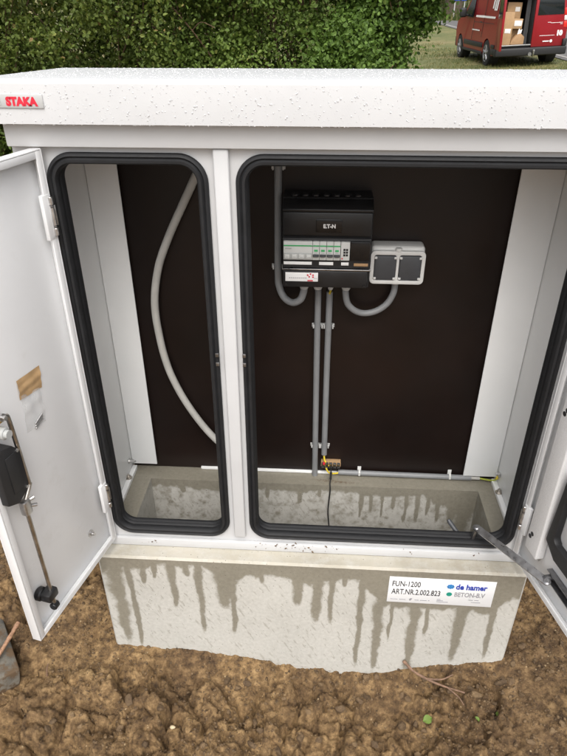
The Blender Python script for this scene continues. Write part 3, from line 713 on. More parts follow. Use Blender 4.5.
for x in (-.080, .121): lc.cyl((x, F0-.002, .7105), (x, F0+.002, .7105), .003, seg=12)
lc.build('lower_cover', 'black_plastic', db)
sk = MB().box((-.0815, F0-.0016, .7215), (.0025, F0-.0004, .7455), .0004).build('inspection_sticker', 'paper_white', db)
q = MB(); q.box((-.0245, F0-.0022, .7225), (-.0105, F0-.0014, .7255), mi=0)
for i, (a, c) in enumerate(((-.026, .741), (-.019, .744), (-.0125, .741), (-.022, .7365), (-.0125, .7355))): q.box((a, F0-.0022, c-.004), (a+.0042, F0-.0014, c), .0003, mi=0)
for i in range(9): q.box((-.072+i*.0052, F0-.0022, .7300), (-.0685+i*.0052, F0-.0014, .7318), mi=1)
for i in range(3): q.box((-.008+i*.0032, F0-.0022, .7300), (-.0060+i*.0032, F0-.0014, .7315), mi=1)
q.build('printed_mark', ['print_red', 'print_grey'], sk)
for x in (-.034, .003, .037, .078):
    g = MB(); r = .0155 if x != .037 else .010
    g.cyl((x, F0+.050, .7015), (x, F0+.050, .690), r, r, seg=24, bev=.002); g.cyl((x, F0+.050, .690), (x, F0+.050, .680), r*.9, r*.62, seg=24)
    g.build('cable_gland', 'gland_grey', db)
GY = F0+.050
# double socket
ds = thing('double_socket', 'white double wall socket with two dark grey flaps beside the fuse box', 'socket', (.207, BY, .69))
MB().box((.139, .292, .703), (.277, BY-.001, .800), .009, seg=4).build('socket_body', 'socket_white', ds)
fr_ = MB()
A, Bx = (.139, .277), (.700, .792)
ho = [rrect(.147, .2045, .711, .780, .006, n=4)[0], rrect(.2115, .269, .711, .780, .006, n=4)[0]]
fr_.prism(rrect(.1375, .2785, .7005, .7905, .012, n=5)[0], .282, .2935, 'y', bev=.0015, holes=ho); fr_.cyl((.208, .286, .790), (.208, .286, .7985), .0085, seg=16, bev=.0015); fr_.build('socket_frame', 'socket_white', ds)
for x0, x1 in ((.1485, .2030), (.2130, .2675)):
    l = MB(); l.box((x0, .2790, .7125), (x1, .2915, .7785), .003)
    for zz in (.7145, .7705):
        for xx_ in (x0-.0015, x1-.0055): l.box((xx_, .2775, zz), (xx_+.007, .2835, zz+.006), .001, mi=1)
    l.build('socket_flap', ['socket_lid', 'socket_white'], ds)
MB().cyl((.211, .318, .7035), (.211, .318, .688), .0135, .012, seg=20, bev=.002).build('cable_gland', 'gland_grey', ds)

def clip(x, z, y0, r, par, mat='gland_grey', horiz=False):
    c = MB()
    if horiz:
        c.box((x-.006, y0-.002, z-.022), (x+.006, y0, z+.020), .0008); c.tube([(x, y0, z-r-.002), (x, y0-r*1.2, z-r-.001), (x, y0-2*r-.001, z-r*.3), (x, y0-2*r-.001, z+r*.6), (x, y0-r, z+r+.002)], .0035, seg=8)
    else:
        c.box((x-r-.008, y0-.003, z-.006), (x+r+.008, y0-.0005, z+.006), .0008)
        for s in (-1, 1):
            c.box((x+s*(r+.0030)-.002, y0-r*1.7, z-.0055), (x+s*(r+.0030)+.002, y0-.001, z+.0055), .0008)
            c.cyl((x+s*(r+.005), y0-r*.9, z+.0085), (x+s*(r+.005), y0-r*.9, z+.0055), .0025, seg=8)
    return c.build('pipe_clip', mat, par)
def pipe_thing(nm, label, cat, loc, pts, r, mat='grey_pvc', n=8, group=None, pname='pipe'):
    t = thing(nm, label, cat, loc, group)
    MB().tube(smooth_path(pts, n), r, seg=16).build(pname, mat, t)
    return t
t = pipe_thing('conduit', 'long grey conduit left of the fuse box, curving up into its first gland', 'conduit', (-.106, BY, .63),
    [(-.105, .333, 1.12), (-.1055, .333, .95), (-.1065, .333, .80), (-.107, .333, .70), (-.104, .330, .668), (-.090, .320, .640), (-.066, .305, .631), (-.044, .293, .646), (-.035, GY, .672), (-.034, GY, .690)], .0098)
clip(-.1055, .984, BY, .0098, t); clip(-.1068, .722, BY, .0098, t)
t = pipe_thing('cable_loop', 'short grey cable looping from the fuse box up to the double socket', 'cable', (.14, BY, .60),
    [(.078, GY, .690), (.078, GY+.002, .668), (.086, .298, .634), (.108, .306, .610), (.136, .312, .601), (.168, .316, .608), (.195, .318, .630), (.209, .318, .662), (.211, .318, .692)], .0088)
t = pipe_thing('conduit', 'straight grey conduit under the fuse box, left and longer of the pair', 'conduit', (.01, BY, 0), [(.004, .333, .660), (.006, .333, .40), (.011, .333, -.004)], .0092, n=6, group='straight conduits under the fuse box')
clip(.0062, .546, BY, .0092, t); clip(.0108, .118, BY, .0092, t)
t = pipe_thing('conduit', 'straight grey conduit under the fuse box, right and shorter of the pair', 'conduit', (.036, BY, .08), [(.036, .333, .655), (.0365, .333, .40), (.039, .333, .088)], .0092, n=6, group='straight conduits under the fuse box')
clip(.0366, .546, BY, .0092, t); clip(.0390, .118, BY, .0092, t)
MB_ = MB().tube(smooth_path([(.037, GY, .692), (.038, .300, .675), (.036, .325, .652)], 6), .0032, seg=8, mi=0)
o = MB_.build('earth_wire', 'wire_yellow', None, origin=(.037, .31, .65)); tag(o, 'yellow earth wire entering the right straight conduit just under the fuse box', 'wire')
MB_ = MB().tube(smooth_path([(.0392, .333, .092), (.040, .326, .074), (.046, .322, .060), (.056, .320, .050)], 6), .0028, seg=8, mi=1)
MB_.tube(smooth_path([(.046, .322, .058), (.048, .318, .040), (.058, .319, .022), (.078, .325, .0155), (.094, .333, .0145)], 6), .0028, seg=8, mi=1)
o = MB_.build('earth_wire', ['wire_green', 'wire_yellow'], None, origin=(.06, .33, .03)); tag(o, 'yellow earth wire from the right straight conduit to the terminal strip', 'wire')
ts = thing('terminal_strip', 'small brown earth terminal strip with screws at the foot of the conduits', 'terminal strip', (.062, BY, .05))
MB().box((.030, .322, .046), (.094, .345, .060), .001).build('rail', 'cardboard', ts)
q = MB()
for i in range(5): q.box((.032+i*.0125, .316, .044), (.0415+i*.0125, .3215, .064), .001); q.cyl((.0368+i*.0125, .315, .056), (.0368+i*.0125, .3165, .056), .0028, seg=10, mi=1)
q.build('terminal', ['dull_steel', 'brass'], ts)
MB().box((.036, .314, .0575), (.043, .3205, .0655), .001).build('marker', 'print_red', ts)
t = pipe_thing('conduit', 'horizontal grey conduit clipped along the bottom of the dark back board', 'conduit', (.32, BY, .012), [(.088, .334, .0145), (.30, .334, .0130), (.52, .334, .0115)], .0088, n=4)
MB().cyl((.515, .334, .0115), (.548, .334, .0113), .0058, seg=12).build('inner_sleeve', 'hose_grey', t)
for x in (.157, .451): clip(x, .014, .3448, .0088, t, 'socket_white', True)
MB_ = MB().tube(smooth_path([(.545, .334, .0113), (.568, .330, .010), (.584, .322, .014), (.592, .312, .026), (.594, .306, .040)], 6), .0030, seg=8, mi=0)
MB_.cyl((.5935, .308, .034), (.5945, .303, .050), .0045, seg=10, mi=1)
MB_.box((.592, .296, .048), (.598, .312, .060), .001, mi=2); MB_.cyl((.584, .303, .057), (.5985, .303, .057), .005, seg=6, mi=2)
o = MB_.build('earth_wire', ['wire_green', 'wire_yellow', 'zinc'], None, origin=(.57, .32, .01)); tag(o, 'short yellow and green earth wire bolted low on the right wall', 'wire')
MB_ = MB().tube(smooth_path([(.062, .314, .048), (.064, .306, .026), (.062, .296, .010), (.061, .284, .003), (.062, .276, -.02), (.058, .270, -.10), (.064, .266, -.18), (.060, .262, -.30), (.061, .262, -.45)], 6), .0022, seg=8)
MB_.cyl((.0635, .308, .034), (.0625, .298, .012), .0035, seg=8)
o = MB_.build('thin_cable', 'wire_black', None, origin=(.06, .30, .01)); tag(o, 'thin black cable hanging from the terminal strip into the concrete opening', 'cable')
# pale hose in the left bay
P = smooth_path([(-.275, .322, 1.09), (-.296, .322, 1.00), (-.318, .322, .955), (-.352, .322, .892), (-.398, .322, .805), (-.436, .322, .715), (-.457, .322, .610), (-.454, .322, .500), (-.440, .322, .405), (-.415, .322, .325), (-.382, .322, .252), (-.340, .322, .180), (-.300, .322, .128), (-.250, .320, .080)], 9)
h = MB().tube(P, .0108, seg=16, ribs=.0)
o = h.build('flexible_hose', 'hose_grey', None, origin=(-.25, .322, .08)); tag(o, 'pale grey flexible hose hanging in a bow inside the narrow left bay', 'hose')

# ------------------------------------------------------------------ rain drops (stuff)
def ico(sub=1):
    bm = bmesh.new(); bmesh.ops.create_icosphere(bm, subdivisions=sub, radius=1); bm.verts.ensure_lookup_table()
    V = np.array([v.co[:] for v in bm.verts]); F = np.array([[v.index for v in f.verts] for f in bm.faces]); bm.free(); return V, F
def scatter(name, sub, C, RAD, ROT, SCL, mat, jitter=0, parent=None, cuts=0):
    Vi, Fi = ico(sub); n = len(C); allV = []; allF = []
    for i in range(n):
        v = Vi*(1+jitter*(RNG.random((len(Vi), 1))-.5))
        for q in range(cuts):
            d = RNG.normal(size=3); d /= np.linalg.norm(d); h = v @ d; lim = .35+.4*RNG.random(); v = v-np.outer(np.clip(h-lim, 0, None), d)
        v = v*SCL[i]*RAD[i]
        if ROT is not None:
            a, b = ROT[i]; ca, sa, cb, sb = math.cos(a), math.sin(a), math.cos(b), math.sin(b)
            v = v @ np.array([[ca, -sa, 0], [sa, ca, 0], [0, 0, 1]]) @ np.array([[1, 0, 0], [0, cb, -sb], [0, sb, cb]])
        allV.append(v+C[i]); allF.append(Fi+i*len(Vi))
    o = mesh_obj(name, np.concatenate(allV), np.concatenate(allF).tolist(), mat, parent, sharp=None, smooth=not cuts)
    a = o.data.attributes.new('tone', 'FLOAT', 'POINT'); a.data.foreach_set('value', np.repeat(RNG.random(n), len(Vi)).astype(np.float32)); return o
n1, n2 = 1150, 2900
C = []; RD = []; SC = []
for i in range(n1):
    x = RNG.uniform(-.645, .645); z = RNG.uniform(1.142, 1.206); r = .0005+.0014*RNG.random()**3.0
    C.append((x, -.0472, z)); RD.append(r); SC.append((1, .7, 1.1))
for i in range(n2):
    x = RNG.uniform(-.64, .64); y = RNG.uniform(-.035, .395); r = .0008+.0019*RNG.random()**2.6
    C.append((x, y, 1.2155-(y+.047)*.0312+.0002)); RD.append(r); SC.append((1, 1, .42))
for i in range(260):
    x = RNG.uniform(-.645, .645); r = .0008+.0016*RNG.random()**2
    C.append((x, -.046+RNG.random()*.003, 1.1380)); RD.append(r); SC.append((1, 1, 1))
o = scatter('rain_drops', 1, np.array(C), RD, None, np.array(SC), 'water_glare_white'); tag(o, 'rain drops, whitened for sky glare, beading on the white canopy', 'rain drops', kind='stuff')

# dirt crumbs on the bottom rail
C = []; RD = []
for cx, n in ((-.066, 14), (-.13, 5), (.03, 4), (-.44, 5), (.26, 3), (.075, 6), (.47, 3), (-.005, 8)):
    for i in range(n):
        C.append((cx+RNG.normal(0, .018), -.0125+RNG.normal(0, .0008), .022+RNG.normal(0, .007))); RD.append(.0008+.0030*RNG.random()**2.5)
o = scatter('mud_specks', 1, np.array(C), RD, RNG.random((len(C), 2))*6, np.array([(1.4, .5, .9)]*len(C)), 'soil_clump', .5); tag(o, 'brown mud specks stuck to the bottom white rail', 'mud', kind='stuff')

# ------------------------------------------------------------------ soil clumps, stones, twigs, leaves
C = []; RD = []; SC = []
while len(C) < 4200:
    x, y = RNG.uniform(-1.15, 1.05), RNG.uniform(-.60, .42)
    if abs(x) < .60 and y > -.058: continue
    if vnoise(np.array(x*3.1), np.array(y*3.1), 61) < .32: continue
    r = .0016+.013*RNG.random()**12
    if abs(x) < .62 and y > -.07 and r > .006: continue
    C.append((x, y, float(ground_h(x, y))+r*.15)); RD.append(r); SC.append((1+RNG.random()*.5, 1, .6+.4*RNG.random()))
o = scatter('soil_clumps', 2, np.array(C), RD, RNG.random((len(C), 2))*6, np.array(SC), 'soil_clump', .30, None, 5); tag(o, 'loose brown clods of wet soil round the foundation', 'soil', kind='stuff')
def gz(x, y): return float(ground_h(x, y))
C = []; RD = []
while len(C) < 9000:
    x, y = RNG.uniform(-1.1, 1.0), RNG.uniform(-.56, .40)
    if abs(x) < .60 and y > -.058: continue
    if abs(y+.07) > .03 and vnoise(np.array(x*7.1), np.array(y*7.1), 62) < .42: continue
    r = .0012+.0038*RNG.random()**3
    C.append((x, y, 0)); RD.append(r)
C = np.array(C); C[:, 2] = ground_h(C[:, 0], C[:, 1])+np.array(RD)*.3
o = scatter('soil_crumbs', 1, C, RD, RNG.random((len(C), 2))*6, np.stack([1+RNG.random(len(C))*.6, np.ones(len(C)), .7+.3*RNG.random(len(C))], 1), 'soil_clump', .5); tag(o, 'fine crumbs of brown soil strewn over the dug ground', 'soil', kind='stuff')
def stone(x, y, r, label):
    Vi, Fi = ico(2); v = Vi*(1+.25*(RNG.random((len(Vi), 1))-.5))*np.array((1.0, .65, .5))*r+np.array((x, y, gz(x, y)+r*.25))
    o = mesh_obj('stone', v, Fi.tolist(), 'pale_stone', None, origin=(x, y, gz(x, y)), sharp=None); tag(o, label, 'stone')
stone(-.374, -.281, .0085, 'small pale yellow stone on the soil below the streaked concrete')
def twig(name, pts, r, label, mat='twig_brown', cat='twig', taper=.5):
    P = smooth_path(pts, 6); n = len(P); rr = [r*(1-(1-taper)*i/(n-1))*(1+.15*random.uniform(-1, 1)) for i in range(n)]
    o = MB().tube(P, rr, seg=10).build(name, mat, None, origin=pts[0]); return tag(o, label, cat)
twig('copper_rod', [(-.985, -.42, -.365), (-.93, -.25, -.335), (-.905, -.12, -.318), (-.895, -.06, -.308)], .0068, 'reddish brown stick leaning on the concrete slab at lower left', 'copper', 'stick', .9)
def fork():
    a = smooth_path([(.300, -.060, -.395), (.335, -.085, -.412), (.40, -.118, -.414), (.470, -.150, -.400)], 6); b = smooth_path([(.368, -.103, -.414), (.41, -.108, -.405), (.445, -.095, -.398)], 6)
    c = smooth_path([(.425, -.130, -.411), (.45, -.160, -.405), (.462, -.185, -.405)], 5); m = MB()
    for P, r in ((a, .0052), (b, .0032), (c, .0026)): m.tube(P, [r*(1-.6*i/len(P))*(1+.18*random.uniform(-1, 1)) for i in range(len(P))], seg=9)
    tag(m.build('twig', 'twig_brown', None, origin=a[0]), 'forked brown twig lying in the soil below the white sticker', 'twig')
fork()
twig('twig', [(.655, .115, -.352), (.70, .098, -.350), (.76, .08, -.346), (.83, .05, -.345)], .0060, 'reddish root poking from the soil right of the concrete', 'copper', 'root')
twig('twig', [(-.775, -.175, -.40), (-.772, -.172, -.37), (-.765, -.168, -.345)], .0028, 'tiny upright straw sticking out of soil beside the slab')
def leaf_thing(x, y, size, rot, label):
    V = []; F = []; n = 7
    for i in range(n):
        t = i/(n-1); w = size*.42*math.sin(math.pi*min(1, t*1.02+.02))**.8
        c = Vector((size*(t-.5), 0, .012*size/.03*math.sin(t*3)*.4))
        V += [c+Vector((0, -w, .004)), c, c+Vector((0, w, .003))]
    for i in range(n-1):
        for j in range(2): F.append([i*3+j, i*3+j+1, (i+1)*3+j+1, (i+1)*3+j])
    M = Matrix.Translation((x, y, gz(x, y)+.016)) @ Matrix.Rotation(rot, 4, 'Z') @ Matrix.Rotation(.3, 4, 'X')
    o = mesh_obj('fallen_leaf', [M @ v for v in V], F, 'leaf_fresh', None, origin=(x, y, gz(x, y)))
    a = o.data.attributes.new('leaf_tone', 'FLOAT', 'FACE'); a.data.foreach_set('value', np.full(len(F), .85, dtype=np.float32))
    tag(o, label, 'leaf', 'fallen leaves on the soil')
leaf_thing(.361, -.202, .030, .4, 'wider pale green leaf lying on the soil below the twig')
leaf_thing(.560, -.193, .020, 1.4, 'green leaf lying on the soil at far right')
leaf_thing(.491, -.223, .015, 2.2, 'smallest green leaf on the soil between the two others')
# muddy concrete slab at lower left
sl_ = MB(); sl_.prism([(-1.08, .115), (-.842, -.19), (-1.04, -.38), (-1.42, -.05)], -.46, -.345, 'z', bev=.008,
    M=Matrix.Translation((-.93, -.06, -.36)) @ Matrix.Rotation(R(-5), 4, 'X') @ Matrix.Rotation(R(9), 4, 'Y') @ Matrix.Translation((.93, .06, .36)))
o = sl_.build('concrete_slab', 'slab_concrete', None, origin=(-1.07, -.13, -.46)); tag(o, 'mud smeared grey concrete slab half buried at lower left', 'slab')

# ------------------------------------------------------------------ foliage
def leaves_mesh(name, C, size, mat, parent, tone, face_dir=None, origin=None, kind=None):
    n = len(C); C = np.asarray(C)
    d = RNG.normal(size=(n, 3)); d[:, 2] -= .25; d /= np.linalg.norm(d, axis=1)[:, None]
    nr = RNG.normal(size=(n, 3))*.75; nr[:, 2] += .8
    if face_dir is not None: nr += np.array(face_dir)
    nr -= d*(nr*d).sum(1)[:, None]; nr /= np.linalg.norm(nr, axis=1)[:, None]; w = np.cross(d, nr)
    L = size*(.6+.8*RNG.random(n))[:, None]; Wd = L*(.28+.12*RNG.random((n, 1)))
    f = L*.10
    V = np.stack([C-d*L*.5, C-d*L*.15+w*Wd+nr*f, C+d*L*.22+w*Wd*.8+nr*f, C+d*L*.5, C+d*L*.22-w*Wd*.8+nr*f, C-d*L*.15-w*Wd+nr*f], 1).reshape(-1, 3)
    b = (np.arange(n)*6)[:, None]; F = np.stack([b+np.array([0, 1, 2, 3]), b+np.array([0, 3, 4, 5])], 1).reshape(-1, 4)
    o = mesh_obj(name, V, F.tolist(), mat, parent, smooth=False, origin=origin, kind=kind)
    a = o.data.attributes.new('leaf_tone', 'FLOAT', 'FACE'); a.data.foreach_set('value', np.repeat(np.clip(tone, 0, 1), 2).astype(np.float32))
    return o
def shrub(label, x0, x1, yc, half, z0, z1, nclu, per, size, mat, tone_mid, seed, name='shrub', spread=.075, twigs=26, dome=False, twig_mat='twig_brown', hollow=None, taper=None):
    root = thing(name, label, 'shrub', ((x0+x1)/2, yc, z0))
    pts = []; tones = []
    while len(pts) < nclu:
        x, z = RNG.uniform(x0, x1), z0+(z1-z0)*RNG.random()
        depth = half*(.80+1.5*float(fbm(np.array(x*2.6), np.array(z*3.2), seed, 4)))
        if dome:
            q = ((x-(x0+x1)/2)/((x1-x0)/2))**2+((z-z0-(z1-z0)*.42)/((z1-z0)*.58))**2
            if q > 1+.25*float(fbm(np.array(x*5), np.array(z*5), seed+3, 3)): continue
            depth *= math.sqrt(max(0.05, 1-q*.92))
        s = -1 if RNG.random() < .62 else 1
        y = yc+s*depth*(1-.55*RNG.random()**2.2)
        if vnoise(np.array(x*6.5), np.array(z*6.5), seed+20) < .36 and RNG.random() < .9: continue
        if hollow and any(((x-a)/c)**2+((z-b)/e)**2 < 1 and RNG.random() < .93 and y < yc+.15 for a, b, c, e in hollow): continue
        pts.append((x, y, z)); tones.append(RNG.random())
    for k in range(int(nclu*(.8 if x1-x0 > 2 else .45))):
        x, z = RNG.uniform(x0+.04, x1-.04), z0+(z1-z0)*RNG.random()
        if dome and ((x-(x0+x1)/2)/((x1-x0)/2))**2+((z-z0)/(z1-z0))**2 > .8: continue
        pts.append((x, yc+half*RNG.uniform(.15, .8), z)); tones.append(RNG.random())
    if taper: pts = [(min(x, taper[0]+(taper[1]-taper[0])*float(sstep(1.05, 1.35, z))-.10*RNG.random()), y, z) for x, y, z in pts]
    C = []; T = []
    for (x, y, z), t in zip(pts, tones):
        C.append(np.array([x, y, z])+RNG.normal(0, 1, (per, 3))*np.array([spread, spread*.7, spread*.75])*(.6+.8*RNG.random()))
        big = float(fbm(np.array(x*1.3), np.array(z*1.7), seed+40, 3))
        T.append(np.clip(tone_mid+.35*big+.22*(t-.5)+.17*RNG.normal(size=per), 0, 1))
    leaves_mesh('foliage', np.concatenate(C), size, mat, root, np.concatenate(T), (0, -.5, .15))
    tw = MB(); rr = random.Random(seed)
    for k in range(twigs):
        x = rr.uniform(x0+.1, x1-.1); y = yc+rr.uniform(-.2, .35)*half; p = Vector((x, y, z0)); P = [p.copy()]
        dx, dy = rr.uniform(-.12, .12) if x1-x0 < 1.2 else rr.uniform(-.5, .5), rr.uniform(-.45, .15); steps = 7
        for s in range(steps):
            p = p+Vector((dx*(z1-z0)/steps+rr.uniform(-.07, .07), dy*half/steps*1.6+rr.uniform(-.04, .04), (z1-z0)/steps*rr.uniform(.75, 1.0))); P.append(p.copy())
        r0 = rr.uniform(.005, .013)
        tw.tube(smooth_path(P, 3), [max(.0018, r0*(1-i/(steps*3+1))) for i in range(steps*3+1)], seg=6)
        for q in range(5):
            i = rr.randint(2, steps-1); b = P[i]; e = b+Vector((rr.uniform(-.3, .3)*min(1, (x1-x0)/2), rr.uniform(-.4, .1), rr.uniform(-.05, .35)))
            tw.tube(smooth_path([b, (b+e)/2+Vector((rr.uniform(-.04, .04), 0, rr.uniform(-.03, .05))), e], 3), .0028, seg=5)
    tw.build('stems', twig_mat, root)
    return root
GB = -.2
shrub('olive green twiggy hedge behind the left half of the cabinet', -5.4, -1.05, 3.85, .72, GB, 2.5, 4000, 50, .027, 'leaf_olive', .46, 101, 'hedge', twigs=40, hollow=[(-1.5, 1.10, .16, .10), (-1.95, 1.33, .14, .06)])
shrub('dark green leafy hedge behind the middle of the cabinet', -1.2, .34, 3.95, .70, GB, 2.5, 1900, 50, .026, 'leaf_dark', .5, 202, 'hedge', twigs=24, hollow=[(-1.08, 1.33, .22, .10), (.14, 1.33, .20, .12), (-.3, 1.02, .12, .06)])
shrub('bright green bush at the right end of the hedge, low in front', -.16, .545, 3.35, .33, GB-.1, 1.27, 1050, 44, .027, 'leaf_fresh', .38, 303, dome=True, twigs=6, spread=.06)
shrub('tall fresh green shrub overhanging the lawn edge at hedge end', .10, .78, 3.85, .38, GB, 2.3, 950, 46, .029, 'leaf_fresh', .30, 404, dome=False, twigs=4, spread=.055, taper=(.56, .78))

# grass on the verge round the van, one mass of blades
n = 26000
gx = RNG.uniform(-1.5, 6.4, n); gy = 9+17*RNG.random(n)**1.0
keep = fbm(gx*.8, gy*.8, 77, 4)+.18*(RNG.random(n)-.5) > -.06
gx, gy = gx[keep], gy[keep]; n = len(gx)
def blades(name, gx, gy, hmin, hmax, wid, tone, label):
    n = len(gx); g = ground_h(gx, gy, False); h = hmin+(hmax-hmin)*RNG.random(n)**1.6; a = RNG.random(n)*6.283; b = RNG.random(n)*6.283
    c = np.stack([gx, gy, g], 1); w = np.stack([np.cos(a), np.sin(a), 0*a], 1)*wid; l = np.stack([np.cos(b)*h*.45, np.sin(b)*h*.45, h], 1)
    V = np.stack([c-w, c+w, c+l*np.array([.4, .4, .62])+w*.7, c+l, c+l*np.array([.4, .4, .62])-w*.7], 1).reshape(-1, 3)
    F = ((np.arange(n)*5)[:, None]+np.array([0, 1, 2, 3, 4])).tolist()
    o = mesh_obj(name, V, F, 'grass_blade', smooth=False)
    t = o.data.attributes.new('leaf_tone', 'FLOAT', 'FACE'); t.data.foreach_set('value', np.clip(tone+.25*RNG.normal(size=n), 0, 1).astype(np.float32))
    tag(o, label, 'grass', kind='stuff')
blades('grass', gx, gy, .02, .09, .006, .5+.5*fbm(gx*.5, gy*.5, 12, 3), 'short patchy grass on the verge round the red van')
n = 26000; gx = np.concatenate([RNG.uniform(-20, 40, n), RNG.uniform(11.5, 20, n//2)]); gy = np.concatenate([RNG.uniform(50, 74, n), RNG.uniform(8, 50, n//2)])
blades('tall_grass', gx, gy, .3, .9, .03, .38+.5*fbm(gx*.3, gy*.3, 13, 3), 'tall yellowish grass on the bank beyond the road')

def tree(label, x, y, h, r, trunk_r, seed, base=None):
    z0 = float(ground_h(x, y, False)) if base is None else base
    root = thing('tree', label, 'tree', (x, y, z0), 'trees beyond the road'); rr = random.Random(seed)
    tk = MB(); P = smooth_path([(x, y, z0-.2), (x+.1, y, z0+h*.3), (x-.1, y+.1, z0+h*.6), (x+.1, y, z0+h*.92)], 5)
    tk.tube(P, [trunk_r*(1-.85*i/(len(P)-1)) for i in range(len(P))], seg=12); tk.build('trunk', 'bark', root)
    lm = MB(); C = []; T = []
    for k in range(18):
        t = rr.uniform(.38, .95); b = P[int(t*(len(P)-1))]; a = rr.uniform(0, 6.28); e = b+Vector((math.cos(a)*r*rr.uniform(.4, 1), math.sin(a)*r*rr.uniform(.4, 1), rr.uniform(.05, .25)*h))
        lm.tube(smooth_path([b, (b+e)/2+Vector((0, 0, .2)), e], 4), [trunk_r*.3*(1-.8*i/8) for i in range(9)], seg=6)
        for q in range(7):
            c = b.lerp(e, rr.uniform(.35, 1.1))+Vector((rr.gauss(0, .5), rr.gauss(0, .5), rr.gauss(0, .4)))
            C.append(np.array(c)+RNG.normal(0, 1, (55, 3))*.42); T.append(np.clip(.4+.2*(rr.random()-.5)+.2*RNG.normal(size=55), 0, 1))
    lm.build('limbs', 'bark', root)
    leaves_mesh('crown', np.concatenate(C), .26, 'leaf_far', root, np.concatenate(T))
tree('thick trunked tree on the far bank, seen above the left side of van', 9.55, 54, 9, 4.2, .75, 5)
tree('leafy tree far behind the hedge, leftmost of the far row', -16, 66, 11, 4.5, .35, 6)
tree('leafy tree far behind the hedge, just right of the leftmost one', -3, 70, 12, 5, .4, 7)
tree('leafy tree far beyond the road, rightmost of the far row', 25, 64, 11, 5, .4, 8)
sg = thing('road_sign', 'small blue road sign on two grey posts beyond the road', 'sign', (9.7, 52, float(ground_h(9.7, 52, False))))
g0 = float(ground_h(9.7, 52, False))
MB().box((9.25, 51.97, 1.95), (10.15, 52.03, 2.5), .01).build('sign_panel', 'sign_blue', sg)
for x in (9.35, 10.05): MB().cyl((x, 52.06, g0-.2), (x, 52.06, 2.5), .04, seg=10).build('post', 'gland_grey', sg)

